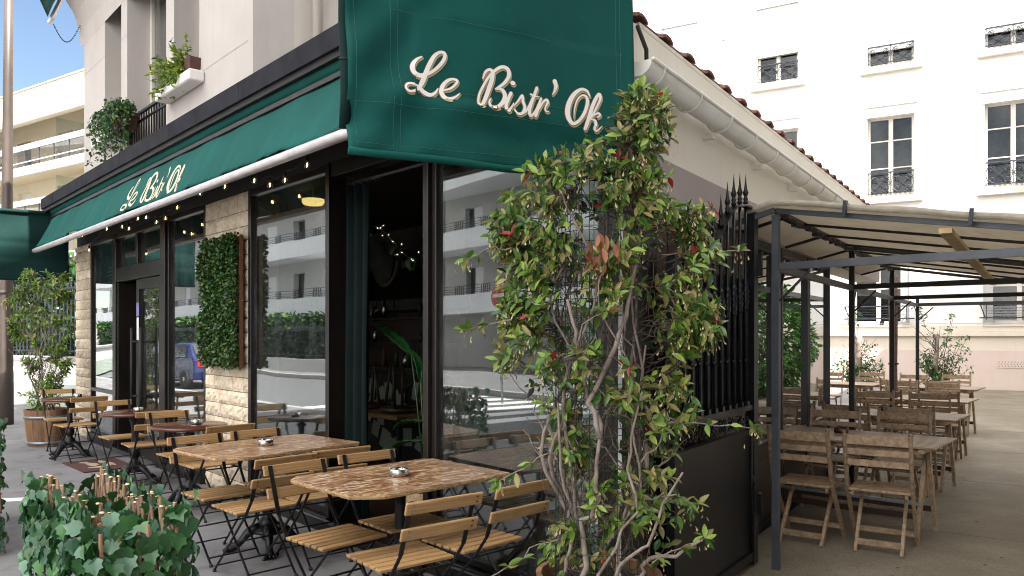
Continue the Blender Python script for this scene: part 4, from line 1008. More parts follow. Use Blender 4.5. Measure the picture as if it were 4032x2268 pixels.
def board_table(cx, cy, rz, L, Wd, label, seed):
    T = thing('board_table', label, 'table', (cx, cy, 0), rz, 'rectangular board tables on cast-iron pedestals'); M = WM[T]
    rr = random.Random(seed); c = .12; x, y = L/2, Wd/2
    poly = []
    for (px, py) in ((-x+c*1.2, -y), (x-.02, -y), (x, -y+.02), (x, y-.05), (x-.05, y), (-x+c*.6, y), (-x, y-c*.6), (-x, -y+c)):
        poly.append((px, py))
    edge = []
    for i in range(len(poly)):
        p, q = poly[i], poly[(i+1) % len(poly)]; n = max(1, int(math.dist(p, q)/.025))
        for j in range(n):
            t = j/n; edge.append((p[0]+(q[0]-p[0])*t + rr.uniform(-.0015, .0015), p[1]+(q[1]-p[1])*t + rr.uniform(-.0015, .0015)))
    n = len(edge); g = MB(M); z1, z0 = .770, .748
    V = [(a, b, z1) for a, b in edge] + [(a*(1-.004/x) , b*(1-.004/y), z1+.0015) for a, b in edge] + [(a + rr.uniform(-.003, .001), b + rr.uniform(-.003, .001), (z0+z1)/2) for a, b in edge] + [(a*(1-rr.uniform(.0, .012)), b*(1-rr.uniform(.0, .012)), z0) for a, b in edge]
    g.cur = 0; g.add(V, [tuple(range(n, 2*n))] + [(i, (i+1) % n, n+(i+1) % n, n+i) for i in range(n)])
    g.cur = 1; g.add(V, [(i, 2*n+i, 2*n+(i+1) % n, (i+1) % n) for i in range(n)] + [(2*n+i, 3*n+i, 3*n+(i+1) % n, 2*n+(i+1) % n) for i in range(n)] + [tuple(range(3*n, 4*n))[::-1]])
    g.build('tabletop', [M_OSB, M_OSBE], T)
    g = MB(M); g.box(-.3, .38, -.26, .26, .728, .7465); g.build('under_board', M_RTAB, T, .004)
    pedestal(T, M, .727, .28, .3); return T
board_table(-.655, 4.52, R(44), 1.05, .80, 'near rectangular board table with chipped cut corners, standing against the window', 1)
board_table(-1.82, 5.74, R(49), 1.12, .79, 'second rectangular board table further along, in front of the green curtain', 2)
def round_table(cx, cy, r, label):
    T = thing('round_table', label, 'table', (cx, cy, 0), R(20), 'round brown pedestal tables'); M = WM[T]
    g = MB(M); g.lathe([(.02, .735), (r-.01, .735), (r, .742), (r, .757), (r-.008, .765), (.02, .766)], n=56); g.build('tabletop', M_RTAB, T)
    pedestal(T, M, .734, .27, .2)
round_table(-2.97, 7.1, .33, 'round brown pedestal table in front of the stone pillar')
round_table(-4.05, 8.28, .33, 'round brown pedestal table in front of the entrance door')
round_table(-5.78, 10.08, .33, 'round brown pedestal table farthest away, next to the vine tub')
def ashtray(x, y, z, label, r=.055, h=.042, mat=None):
    T = thing('ashtray', label, 'ashtray', (x, y, z), rng.uniform(0, 6), 'round ashtrays on the tables'); M = WM[T]
    g = MB(M); m = mat or M_STEEL
    g.lathe([(r*.9, 0), (r, .004), (r, h), (r*.93, h+.001), (r*.72, h*.55), (r*.7, h*.30), (.004, h*.28)], n=32); g.build('bowl', m, T)
    g = MB(M)
    for k in range(3):
        a = k*2.09; g.tube([(math.cos(a)*r*1.02, math.sin(a)*r*1.02, h+.002), (math.cos(a)*r*.74, math.sin(a)*r*.74, h*.8)], .005, 6)
    g.build('cigarette_rest', m, T)
ashtray(-.66, 4.50, .7725, 'shiny round steel ashtray on the near board table')
ashtray(-1.83, 5.73, .7725, 'shiny round steel ashtray on the second board table')
ashtray(-2.92, 7.14, .767, 'small steel ashtray on the round table before the stone pillar', .05)
ashtray(-4.02, 8.30, .767, 'small steel ashtray on the round table before the door', .05)
ashtray(-5.70, 10.12, .767, 'small steel ashtray on the farthest round table', .05)
# =====================================================================
# GATE
# =====================================================================
GX, GY = 1.65, 5.30
GAT = frame((GX, GY), (-.565, -.825), (.825, -.565))   # k from the hinge towards the pavement
GT = thing('iron_gate', 'open black wrought-iron gate leaf with spear finials and solid lower panel', 'gate', (GX, GY, 0))
GL = 1.42
def top(k): 
    t = min(1, max(0, (k-.28)/.75)); return 2.44 - .42*(t*t*(3-2*t)) + (.02*math.sin(min(1, k/.28)*3.14) if k < .28 else 0)
g = MB(GAT); g.box(-.04, .05, -.03, .03, .03, 2.46); g.box(GL-.05, GL, -.025, .025, .06, top(GL)); g.box(.05, GL-.05, -.025, .025, .06, .12)
g.box(.05, GL-.05, -.022, .022, .92, .955); g.box(.05, GL-.05, -.022, .022, 1.085, 1.12)
pr = [(k, 0, top(k)) for k in np.linspace(.04, GL, 26)]
for p, q in zip(pr[:-1], pr[1:]): g.bar(p, q, .05, .014)
g.box(-.08, -.04, -.02, .05, .35, .5); g.box(-.08, -.04, -.02, .05, 2.0, 2.15)
g.build('frame', M_GATE, GT)
g = MB(GAT); g.box(.05, GL-.05, -.008, .008, .121, .919); g.box(.06, .08, .009, .02, .13, .91); g.build('panel', M_GATE, GT)
g = MB(GAT); g.box(.05, GL-.05, -.016, -.011, 1.121, 1.97); g.build('back_sheet', M_GATE, GT)
i = 0; k = .14
while k < GL - .06:
    tp = top(k); g = MB(GAT); g.tube([(k, 0, 1.12), (k, 0, tp + .02)], .0105, 8)
    c = 1.86 - .13*min(1, max(0, (k-.1)/.8))
    g.lathe([(.010, -.10), (.022, -.085), (.014, -.07), (.019, -.055), (.024, -.03), (.015, -.012), (.026, 0), (.015, .012), (.024, .03), (.019, .055), (.014, .07), (.022, .085), (.010, .10)], (k, 0, c), 10)
    g.lathe([(.010, -.012), (.017, 0), (.010, .012)], (k, 0, 1.42 + .0*i), 8)
    g.box(k-.02, k+.02, -.02, .02, 1.12, 1.15)
    b_ = g.build('baluster', M_GATE, GT)
    g = MB(GAT); g.lathe([(.012, .0), (.020, .012), (.012, .024), (.018, .036), (.010, .05), (.016, .065), (.020, .078), (.012, .10), (.009, .12), (.0075, .13), (.001, .205)], (k, 0, tp + .01), 8); g.build('finial', M_GATE, b_)
    k += .122; i += 1
g = MB(GAT); k = .12
while k < GL - .1:
    for sgn in (1, -1):
        c = (k + (.0 if sgn > 0 else .085)); P = []
        for a in np.linspace(0, 2*math.pi*1.5, 22):
            rr = .046*(1 - a/(2*math.pi*1.5)*.75); P.append((c + rr*math.cos(a*sgn + 1), 0, 1.02 + rr*math.sin(a*sgn + 1)))
        g.tube(P, .0055, 5)
    k += .17
g.build('scrollwork', M_GATE, GT)
g = MB(GAT); g.tube([(.10, .03, .14), (.10, .03, .95)], .008, 6); g.tube([(.10, .03, .55), (.10, .05, .6), (.10, .03, .65)], .007, 6); g.box(.02, .09, .02, .05, .93, 1.0); g.build('bolt', M_GATE, GT)
# =====================================================================
# PERGOLA over the courtyard terrace
# =====================================================================
PG = thing('pergola', 'grey steel pergola with stretched beige fabric roof over the courtyard tables', 'pergola', W(PER, 0, 0, 0))
RL, RW = 5.6, 2.15        # roof length and width
def rz_(o): return 2.44 - .178*abs(o) if o > 0 else 2.44 - .25*abs(o)
for i in range(4):
    g = MB(PER); k = 2.73*i; g.box(k-.024, k+.024, -.024, .024, .013, 2.40 if i < 3 else 2.2); 
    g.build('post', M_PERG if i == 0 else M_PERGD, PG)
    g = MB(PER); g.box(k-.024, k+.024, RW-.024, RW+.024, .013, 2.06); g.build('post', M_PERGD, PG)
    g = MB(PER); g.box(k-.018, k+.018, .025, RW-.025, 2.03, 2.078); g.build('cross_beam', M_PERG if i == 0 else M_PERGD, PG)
    g = MB(PER); g.bar((k, .025, 1.82), (k, .22, 2.01), .012, .016); g.bar((k+.03, .0, 1.82), (k+.2, .0, 2.01), .012, .016); g.build('brace', M_PERGD, PG)
g = MB(PER); 
for i in range(3): g.box(2.73*i+.025, 2.73*(i+1)-.025, -.018, .018, 2.02, 2.07)
g.build('side_beam', M_PERG, PG)
g = MB(PER)
for k in (0, 2.73, 5.46): g.bar((k, .0, 2.43), (k, RW, rz_(RW)), .03, .032)
g.bar((-.03, -.30, 2.36), (-.03, 0, 2.43), .03, .035)
each(g, 'front_tube', M_PERG, PG)
g = MB(PER)
for k in np.arange(.75, 5.3, .78): g.bar((k, .0, 2.425), (k, RW, rz_(RW)-.01), .018, .018)
for k in np.arange(.3, 5.3, 1.24): g.bar((k, .0, 2.425), (k, -.34, 2.35), .022, .022)
for o in (.0, RW): g.bar((0, o, rz_(o)-.012), (RL-.1, o, rz_(o)-.012), .03, .03)
for k in np.arange(.1, 5.4, .22): g.bar((k, -.02, 2.415+.012*math.sin(k*9)), (k+.1, .02, 2.405+.012*math.cos(k*7)), .035, .03)
g.build('rafter', M_PERGD, PG)
M_CLOTH, nt, b = nmat('pergola_cloth'); co = coords(nt, (1, 1, 1))
n = node(nt, "ShaderNodeTexNoise", Scale=2.2, Detail=6); nt.links.new(co, n.inputs['Vector'])
st_ = coords(nt, (.5, 9, 9), (0, 0, R(-56))); n2 = node(nt, "ShaderNodeTexNoise", Scale=4, Detail=4); nt.links.new(st_, n2.inputs['Vector'])
col = mix(nt, .5, ramp(nt, n.outputs[0], [(.3, (.52, .48, .41)), (.7, (.62, .58, .50))]), ramp(nt, n2.outputs[0], [(.3, (.36, .32, .26)), (.7, (.60, .55, .47))]))
nt.links.new(col, b.inputs['Base Color']); b.inputs['Roughness'].default_value = .85
tr = nt.nodes.new("ShaderNodeBsdfTranslucent"); nt.links.new(col, tr.inputs[0]); ms = nt.nodes.new("ShaderNodeMixShader"); ms.inputs[0].default_value = .62
nt.links.new(b.outputs[0], ms.inputs[1]); nt.links.new(tr.outputs[0], ms.inputs[2]); nt.links.new(ms.outputs[0], nt.nodes["Material Output"].inputs[0])
def roofp(u, v):
    k = -.06 + RL*u; o = -.42 + (RW + .52)*v; s_ = .018*math.sin(k/.78*math.pi*2 - .8)*(1 if o > .1 else .3)
    return (k, o, rz_(o) + .030 - s_*.7 + .006*math.sin(k*11 + o*7))
g = MB(PER); g.sheet(roofp, 90, 30, .005, False); g.build('roof_cloth', M_CLOTH, PG)
g = MB(PER); g.sheet(lambda u, v: (-.065 - .012*math.sin(math.pi*v), -.42 + (RW+.52)*u, rz_(-.42 + (RW+.52)*u) + .022 + .038*v + .004*math.sin(u*30)), 40, 4, .005, False); g.build('cloth_hem', M_CLOTH, PG)
for o in (.46, 1.15, 1.82):
    g = MB(PER); g.bar((-.075, o, rz_(o) - .015), (-.085, o + .01, rz_(o) + .075), .06, .02, (0, 1, 0)); g.build('clip', M_RAIL, PG)
g = MB(PER); g.bar((-.02, 1.02, rz_(1.02) - .055), (RL-.1, 1.1, rz_(1.1) - .055), .07, .03); g.build('wooden_batten', M_LATH, PG)
# wooden boards / rolled blind by the third post
RB = thing('rolled_blind', 'tall brown rolled blind standing behind the terrace posts', 'blind', (5.12, 10.35, 0))
g = MB(Matrix.Translation((5.12, 10.35, 0)))
P = [(.05, .012), (.06, .4), (.052, 1.2), (.06, 2.0), (.05, 2.38)]
g.lathe(P, n=14, flute=.12); g.build('blind_roll', wood('blind_wood', (.10, .05, .035), (.20, .11, .08), (1, 1, 10), 5, .6, .1), RB)
g = MB(Matrix.Translation((5.12, 10.35, 0)))
for z in (.4, 1.2, 2.0): g.lathe([(.064, -.01), (.064, .01)], (0, 0, z), 14)
g.build('tie_cord', M_RUBBER, RB)
# =====================================================================
# COURTYARD TABLES AND CHAIRS
# =====================================================================
THEAD = math.atan2(.832, .554) - R(90)      # local +y along the courtyard
FH = .012
def garden_proto():
    T = thing('garden_chair', 'x', 'chair', (0, 0, 0), 0, 'folding wooden chairs on the courtyard terrace')
    g = MB()
    for i in range(6):
        y = -.19 + i*.066; g.box(-.205, .205, y, y+.056, .438, .456)
    g.build('seat', M_TEAK, T, .003)
    g = MB(); g.box(-.19, -.168, -.18, .19, .405, .4365); g.box(.168, .19, -.18, .19, .405, .4365); each(g, 'seat_rail', M_TEAK, T)
    for sx in (-1, 1):
        x = .215*sx; g = MB()
        P = [(x, -.300, .875), (x, -.255, .70), (x, -.18, .47), (x, .20, .0)]
        g.bar(P[0], P[1], .024, .038, (0, 1, 0)); g.bar(P[1], P[2], .024, .042, (0, 1, 0)); g.bar(P[2], P[3], .024, .040, (0, 1, 0))
        g.lathe([(.001, .0), (.018, .0), (.014, .016), (.001, .02)], (x, -.300, .873), 8)
        g.build('leg', M_TEAK, T, .003)
        x2 = .152*sx; g = MB(); g.bar((x2, .13, .41), (x2, -.235, .0), .024, .036, (0, 1, 0)); g.build('leg', M_TEAK, T, .003)
    g = MB()
    for z, y, h in ((.825, -.288, .07), (.735, -.264, .045), (.655, -.240, .048)):
        g.bar((-.203, y, z), (.203, y, z), .016, h)
    g.build('backrest', M_TEAK, T, .003)
    g = MB(); g.bar((-.14, -.18, .07), (.14, -.18, .07), .014, .045); g.bar((-.203, .12, .10), (.203, .12, .10), .014, .04); g.bar((-.14, .11, .385), (.14, .11, .385), .02, .02)
    each(g, 'crossbar', M_TEAK, T)
    g = MB(); g.tube([(-.225, -.13, .41), (-.185, -.13, .41)], .012, 8); g.tube([(.185, -.13, .41), (.225, -.13, .41)], .012, 8); each(g, 'hinge_bolt', M_STEEL, T)
    return T
GF, GN = THEAD, THEAD + R(180)
GC = [
 (2.755, 5.735, GF + R(1), 'nearest wooden folding chair with its back to the camera, right of the grey post'),
 (2.31, 6.0, GF - R(3), 'wooden folding chair half hidden behind the grey front post'),
 (2.93, 7.1, GN + R(2), 'wooden chair facing the camera across the first slatted table, nearer the glass wall'),
 (3.44, 6.87, GN - R(3), 'wooden chair facing the camera across the first slatted table, nearer the open yard'),
 (4.04, 7.8, GF + R(2), 'wooden chair with its back turned at the second slatted table, yard side'),
 (3.58, 8.12, GF - R(2), 'wooden chair with its back turned at the second slatted table, beside the second post'),
 (4.38, 9.42, GN, 'wooden chair on the far side of the second slatted table, glass-wall side'),
 (4.93, 9.12, GN + R(4), 'wooden chair on the far side of the second slatted table, yard side'),
 (5.42, 9.75, GF, 'wooden chair with its back turned at the third slatted table, yard side'),
 (4.88, 10.1, GF + R(3), 'wooden chair with its back turned at the third slatted table, behind the third post'),
 (5.75, 11.5, GN - R(4), 'wooden chair on the far side of the third slatted table by the rolled blind'),
 (6.2, 11.15, GN, 'wooden chair on the far side of the third slatted table, yard side'),
 (6.75, 12.05, GF + R(2), 'wooden chair with its back turned at the fourth slatted table, yard side'),
 (6.2, 12.35, GF - R(4), 'wooden chair with its back turned at the fourth slatted table, wall side'),
 (7.0, 13.5, GN, 'wooden chair on the far side of the fourth slatted table before the bare shrub'),
 (7.72, 13.45, GN - R(2), 'wooden chair on the far side of the fourth slatted table beside the leafy shrub'),
 (5.9, 14.4, GN + R(3), 'farthest wooden chair at the back table, left of its neighbour'),
 (6.65, 14.35, GN, 'farthest wooden chair at the back table, in front of the thinner stump'),
]
gp = garden_proto()
for (x, y, rz, lab) in GC[1:]: copy_thing(gp, (x, y, FH), rz, lab)
x, y, rz, lab = GC[0]; gp.matrix_world = Matrix.Translation((x, y, FH)) @ Matrix.Rotation(rz, 4, 'Z'); WM[gp] = gp.matrix_world.copy(); gp['label'] = lab
def table_proto():
    T = thing('slatted_table', 'x', 'table', (0, 0, 0), 0, 'slatted wooden tables on the courtyard terrace')
    g = MB()
    n = 11; p_ = .77/n
    for i in range(n): g.box(-.70, .70, -.385 + i*p_, -.385 + i*p_ + p_ - .009, .712, .73)
    g.build('tabletop', M_TEAKT, T, .004)
    g = MB()
    for x in (-.6, 0, .6): g.box(x-.02, x+.02, -.37, .37, .68, .7115)
    g.box(-.6, .6, -.33, -.30, .66, .70); g.box(-.6, .6, .30, .33, .66, .70); g.build('apron', M_TEAK, T)
    for sx in (-1, 1):
        for sy in (-1, 1):
            g = MB(); g.bar(((.60 if sy > 0 else .565)*sx, -.05*sy - .10, .69), ((.60 if sy > 0 else .565)*sx, .22*sy - .12, .0), .028, .045, (0, 1, 0)); g.build('leg', M_TEAK, T)
    g = MB(); g.bar((-.56, -.2, .16), (.56, -.2, .16), .02, .045); g.bar((-.56, .18, .16), (.56, .18, .16), .02, .045); each(g, 'crossbar', M_DWOOD, T)
    g = MB(); g.bar((-.58, -.24, .27), (.58, -.24, .27), .045, .02)
    g.build('steel_rail', M_GALV, T)
    return T
UHD = math.atan2(-.655, .756)
TT = [(2.89, 6.52, 'first slatted wooden table of the courtyard terrace, brown ashtray on it'), (4.11, 8.38, 'second slatted wooden table of the courtyard terrace, behind the second post'),
      (5.42, 10.4, 'third slatted wooden table of the courtyard terrace, its yard end catching light'), (6.86, 12.6, 'fourth slatted wooden table of the courtyard terrace, its end out in the bright yard'), (5.75, 13.6, 'farthest slatted table, before the cut shrubs at the back wall')]
tp = table_proto()
for (x, y, lab) in TT[1:]: copy_thing(tp, (x, y, FH), UHD, lab)
x, y, lab = TT[0]; tp.matrix_world = Matrix.Translation((x, y, FH)) @ Matrix.Rotation(UHD, 4, 'Z'); WM[tp] = tp.matrix_world.copy(); tp['label'] = lab
ashtray(2.86, 6.70, .743, 'brown round ashtray on the first slatted terrace table', .06, .045, M_DWOOD)
ashtray(4.15, 8.62, .743, 'brown round ashtray on the second slatted terrace table', .06, .045, M_DWOOD)
ashtray(5.2, 10.6, .743, 'brown round ashtray on the third slatted terrace table', .06, .045, M_DWOOD)
# =====================================================================
# PLANTS
# =====================================================================
def barrel(x, y, r, h, label):
    T = thing('planter_barrel', label, 'planter', (x, y, 0), 0, 'oak half-barrel planters'); M = WM[T]
    g = MB(M); n = 22
    for k in range(n):
        a0, a1 = 2*math.pi*k/n + .006, 2*math.pi*(k+1)/n - .006
        V = []
        for (rr, z) in ((r*.80, 0), (r*.93, h*.5), (r, h)):
            for q in (rr, rr-.025):
                for a in (a0, (a0+a1)/2, a1): V.append((q*math.cos(a), q*math.sin(a), z))
        F = []
        for l in range(2):
            b = l*6
            F += [(b, b+1, b+7, b+6), (b+1, b+2, b+8, b+7), (b+4, b+3, b+9, b+10), (b+5, b+4, b+10, b+11), (b+2, b+5, b+11, b+8), (b+3, b, b+6, b+9)]
        F += [(0, 3, 4, 1), (1, 4, 5, 2), (12, 13, 16, 15), (13, 14, 17, 16)]
        g.add(V, F)
    g.build('staves', M_BARREL, T)
    for z in (h*.10, h*.80):
        rr = r*(.80 + .2*z/h) + .008; g = MB(M); g.sm = True
        g.lathe([(rr-.002, z-.02), (rr+.002, z-.02), (rr+.006, z+.02), (rr+.001, z+.02)], n=44); g.build('hoop', M_GALV, T)
    g = MB(M); g.grid(lambda u, v: ((r-.03)*math.sqrt(u)*math.cos(6.2832*v), (r-.03)*math.sqrt(u)*math.sin(6.2832*v), h-.05 + .012*math.sin(u*9+v*20)), 6, 24); g.build('soil', M_SOIL, T)
    return T
# --- the big climber at the corner ---
VX, VY = .40, 3.56
barrel(VX, VY, .29, .50, 'oak half-barrel planter under the large climbing jasmine at the corner')
TR = thing('wire_trellis', 'green wire mesh cylinder with a pale stake inside the corner climber', 'trellis', (VX, VY, .46)); M = WM[TR]
g = MB(M); rt = .20
for k in range(20):
    a = 2*math.pi*k/20; g.tube([(rt*math.cos(a), rt*math.sin(a), z) for z in (0, .7, 1.4, 2.0)], .0016, 4)
for z in np.arange(.02, 2.0, .075): g.tube([(rt*math.cos(a), rt*math.sin(a), z) for a in np.linspace(0, 2*math.pi, 21)], .0016, 4)
g.build('wire_mesh', M_WIRE, TR)
g = MB(M); g.bar((.09, -.02, -.02), (.105, .0, 1.95), .018, .012); g.build('stake', M_WHITE, TR)
# outline of the plant by height: (left x, right x, leafiness) about the stem, metres
VT = {.50: (-.30, .30, .15), .62: (-.24, .38, .3), .72: (-.2, .42, .4), .85: (-.12, .44, .5), .95: (-.10, .42, .6), 1.08: (-.22, .36, .5), 1.2: (-.16, .44, .6), 1.35: (-.46, .40, 1), 1.45: (-.50, .40, 1.1), 1.6: (-.44, .54, 1.1),
      1.7: (-.46, .54, 1), 1.85: (-.46, .52, 1), 1.95: (-.42, .58, 1), 2.05: (-.50, .50, 1.1), 2.15: (-.48, .50, 1.2), 2.25: (-.48, .48, 1.3), 2.32: (-.42, .42, 1.3), 2.4: (-.22, .34, 1.3), 2.46: (-.02, .32, 1.2), 2.6: (.08, .30, .9), 2.68: (.10, .26, .5)}
def climber(T, M, tab, nshoot, zlo, zhi, lsize, depth, cr, mats, probs, stems, name='', nstem=9, flo=True, shoot=.17, per=(3, 6)):
    P, D, S, MI, NO = [], [], [], [], []; FP, FD, FS = [], [], []
    tw = MB(M); core = MB(M)
    # main stems winding up the trellis
    for i in range(nstem):
        a = rng.uniform(0, 6.28); z = zlo; pts = []; rad = cr*rng.uniform(.75, 1.25); tw_ = rng.uniform(-1.6, 1.6); H = rng.uniform(.62, .84)*(zhi - zlo)
        nseg = 16; ph = rng.uniform(0, 6)
        for j in range(nseg+1):
            t = j/nseg; rr = rad*(.35 + .65*min(1, t*3)) + .035*math.sin(t*11 + ph); aa = a + tw_*t + .35*math.sin(t*7 + ph)
            pts.append((rr*math.cos(aa) + .03*math.sin(t*15+ph), rr*math.sin(aa), zlo + H*t))
        r0 = rng.uniform(.006, .016)*stems; core.tube(pts, [r0*(1 - .65*j/nseg) for j in range(nseg+1)], 7)
        for q in range(5):
            j = rng.integers(2, nseg-6); p0 = pts[j]; aa = rng.uniform(0, 6.28); L = rng.uniform(.15, .4)
            p1 = (p0[0] + L*math.cos(aa)*.8, p0[1] + L*math.sin(aa)*.6, p0[2] + rng.uniform(.05, .35)); w_ = wiggle(p0, p1, 7, .018)
            core.tube(w_, [.0045*stems*(1-.6*i_/7) for i_ in range(8)], 5)
    # tangle of thin bare runners near the core
    for i in range(int(nstem*14)):
        z = rng.uniform(zlo, zhi - .85); a = rng.uniform(0, 6.28); rr = cr*rng.uniform(.6, 1.35)
        p0 = (rr*math.cos(a), rr*math.sin(a), z); a2 = a + rng.normal()*.9; p1 = (rr*1.1*math.cos(a2), rr*1.1*math.sin(a2), z + rng.uniform(.1, .5))
        tw.tube(wiggle(p0, p1, 7, .022), .0017*stems, 4, False)
    zs = rng.uniform(zlo + .02, zhi, nshoot*9); n = 0
    ys = sorted(tab)
    for z in zs:
        if n >= nshoot: break
        l, r_, dn = lerp_tab(tab, z)
        if rng.random() > dn/1.3: continue
        u = rng.beta(.72, .72); x = l + (r_-l)*u; cx_ = (l+r_)/2; hw = (r_-l)/2
        dd = depth*math.sqrt(max(.08, 1 - ((x-cx_)/hw)**2)); y = dd*(rng.uniform(-1, 1) if rng.random() < .45 else -rng.uniform(.45, 1.05))
        tip = Vector((x, y, z))
        cl_ = math.sin(x*11 + z*5 + 1.3)*math.sin(z*9.5 - x*4) + .45*math.sin(y*17 + z*13)
        if cl_ < -.22 + (.6 if -.20 < x < .12 and .8 < z < 2.1 else 0) and rng.random() < .88: continue
        n += 1
        out = Vector((x - cx_*.3, y*1.2, 0)); out = out.normalized() if out.length > .02 else Vector((0, -1, 0))
        L = shoot*rng.uniform(.6, 1.5)
        base = tip - out*L*.8 + Vector((rng.normal()*.03, rng.normal()*.03, -L*rng.uniform(-.2, .7)))
        w_ = wiggle(base, tip, 6, .008); tw.tube(w_, [.0026*stems*(1-.1*i_) for i_ in range(7)], 4, False)
        if rng.random() < .35:
            a = math.atan2(base.y, base.x); c0 = (cr*math.cos(a), cr*math.sin(a), base.z - rng.uniform(0, .15)); tw.tube(wiggle(c0, base, 5, .015), .0026*stems, 4, False)
        nn = rng.integers(per[0], per[1]); tone = rng.random(); red = rng.random() < .018
        for j in range(nn):
            t = (j+1)/nn; p = w_[0].lerp(w_[6], .25 + .75*t) if j < nn-1 else w_[6]
            ax = (w_[6] - w_[3]).normalized(); a0 = rng.uniform(0, 6.28)
            for q in range(2 if j < nn-1 else rng.integers(2, 5)):
                a = a0 + q*math.pi*(1 if j < nn-1 else .62) + rng.normal()*.2
                s1 = ax.cross(Vector((0, 0, 1))); s1 = s1.normalized() if s1.length > .1 else Vector((1, 0, 0)); s2 = ax.cross(s1)
                d = (s1*math.cos(a) + s2*math.sin(a))*.85 + ax*rng.uniform(.25, .8) + Vector((0, 0, rng.uniform(-.35, .35)))
                P.append(M @ p); D.append(d); S.append(lsize*rng.uniform(.7, 1.2)*(1 if j < nn-1 else .9)); NO.append((rng.normal()*.4 + ax.x*.4, rng.normal()*.4 - .55 + ax.y*.3, .75))
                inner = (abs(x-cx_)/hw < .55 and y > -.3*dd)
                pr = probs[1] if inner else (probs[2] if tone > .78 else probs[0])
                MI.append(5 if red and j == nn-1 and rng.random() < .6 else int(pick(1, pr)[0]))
        if flo and rng.random() < .5 and not (abs(x-cx_)/hw < .5 and y > 0):
            for q in range(rng.integers(5, 12)):
                FP.append(M @ (tip + Vector(rng.normal(size=3))*.018 + Vector((0, 0, -rng.uniform(.005, .055))))); FD.append((rng.normal()*.5, rng.normal()*.5 - .2, -1.2)); FS.append(rng.uniform(.014, .028))
    core.build('stems', M_BARK, T); tw.build('twigs', M_BARKD if stems > .9 else M_BARK, T)
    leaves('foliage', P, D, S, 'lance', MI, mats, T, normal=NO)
    if FP: setp(leaves('flowers', FP, FD, FS, 'bud', np.zeros(len(FP)), [L_FLO], T), kind='stuff')
    return len(P)
VN = thing('climbing_jasmine', 'tall flowering climber with green and bronze leaves on bare twisted stems at the building corner', 'climbing plant', (VX, VY, .45))
Mv = Matrix.Translation((VX, VY, 0))
VM = [L_BRI, L_MID, L_DRK, L_BRZ, L_PUR, L_RED]
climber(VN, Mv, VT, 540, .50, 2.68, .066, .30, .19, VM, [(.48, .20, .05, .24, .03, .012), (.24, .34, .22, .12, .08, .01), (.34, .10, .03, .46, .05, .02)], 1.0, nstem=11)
# heavy bare stems at the foot
g = MB(Mv)
for (a, b_, r0) in (((-.10, -.16, .46), (-.02, -.22, 1.15), .014), ((-.16, -.1, .46), (-.20, -.2, 1.3), .009), ((.02, -.18, .46), (.34, -.22, 1.0), .009), ((.05, -.15, .46), (.20, -.1, 1.55), .008), ((-.05, -.2, .46), (.16, -.24, 1.35), .008), ((.10, -.1, .46), (.42, -.2, .70), .012), ((-.02, -.22, 1.15), (.14, -.2, 1.9), .014), ((-.02, -.22, 1.15), (-.16, -.22, 1.75), .012)):
    w_ = wiggle(a, b_, 12, .022); g.tube(w_, [r0*(1-.45*i/12) for i in range(13)], 8)
g.build('trunk', M_BARK, VN)
P, D = [], []   # the dead brown tuft
for i in range(16): P.append((VX - .03 + rng.normal()*.045, VY - .33 + rng.normal()*.02, 1.98 + rng.normal()*.04)); D.append((rng.normal()*.3, -.2, -1))
leaves('dead_leaves', P, D, rng.uniform(.06, .085, 16), 'lance', np.zeros(16), [L_DRY], VN)
# three long wandering shoots reaching past the outline
P, D, S, MI = [], [], [], []; g = MB(); FP, FD, FS = [], [], []
for (p0, p1) in (((.62, 3.35, 1.25), (1.10, 3.5, 1.17)), ((.66, 3.4, 1.95), (1.06, 3.6, 1.99)), ((.20, 3.3, .72), (-.09, 3.1, .62)), ((.2, 3.3, 1.12), (-.05, 3.15, 1.0)), ((.0, 3.35, 1.66), (-.19, 3.35, 1.62)), ((.0, 3.4, 1.98), (-.2, 3.4, 1.93)), ((.62, 3.3, .9), (.82, 3.4, .85)), ((.6, 3.3, .62), (.85, 3.4, .70))):
    w_ = wiggle(p0, p1, 8, .012); g.tube(w_, .0028, 5)
    for j in (4, 6, 8):
        for q in range(3 if j < 8 else 6):
            P.append(w_[j]); D.append(Vector((rng.normal(), rng.normal()*.6 - .2, rng.normal()*.7)) + (w_[8]-w_[4]).normalized()*.6); S.append(rng.uniform(.05, .07)); MI.append(int(pick(1, (.66, .15, 0, .18, 0, .01))[0]))
    for q in range(9): FP.append(w_[8] + Vector(rng.normal(size=3))*.02 - Vector((0, 0, .02))); FD.append((rng.normal()*.4, -.2, -1)); FS.append(.022)
each(g, 'long_shoot', M_BARK, VN); leaves('shoot_foliage', P, D, S, 'lance', MI, VM, VN); setp(leaves('shoot_flowers', FP, FD, FS, 'bud', np.zeros(len(FP)), [L_FLO], VN), kind='stuff')
SU = thing('succulent', 'small grey-green succulents at the rim of the corner planter', 'succulent', (VX-.15, VY-.2, .46))
P, D = [], []
for i in range(14):
    c = Vector((VX - .16 + rng.normal()*.07, VY - .20 + rng.normal()*.04, .475 + rng.uniform(0, .05)))
    for q in range(14): P.append(c); D.append((rng.normal(), rng.normal(), rng.uniform(.2, 1.2)))
leaves('rosettes', P, D, rng.uniform(.02, .04, len(P)), 'bud', np.zeros(len(P)), [L_GRY], SU)
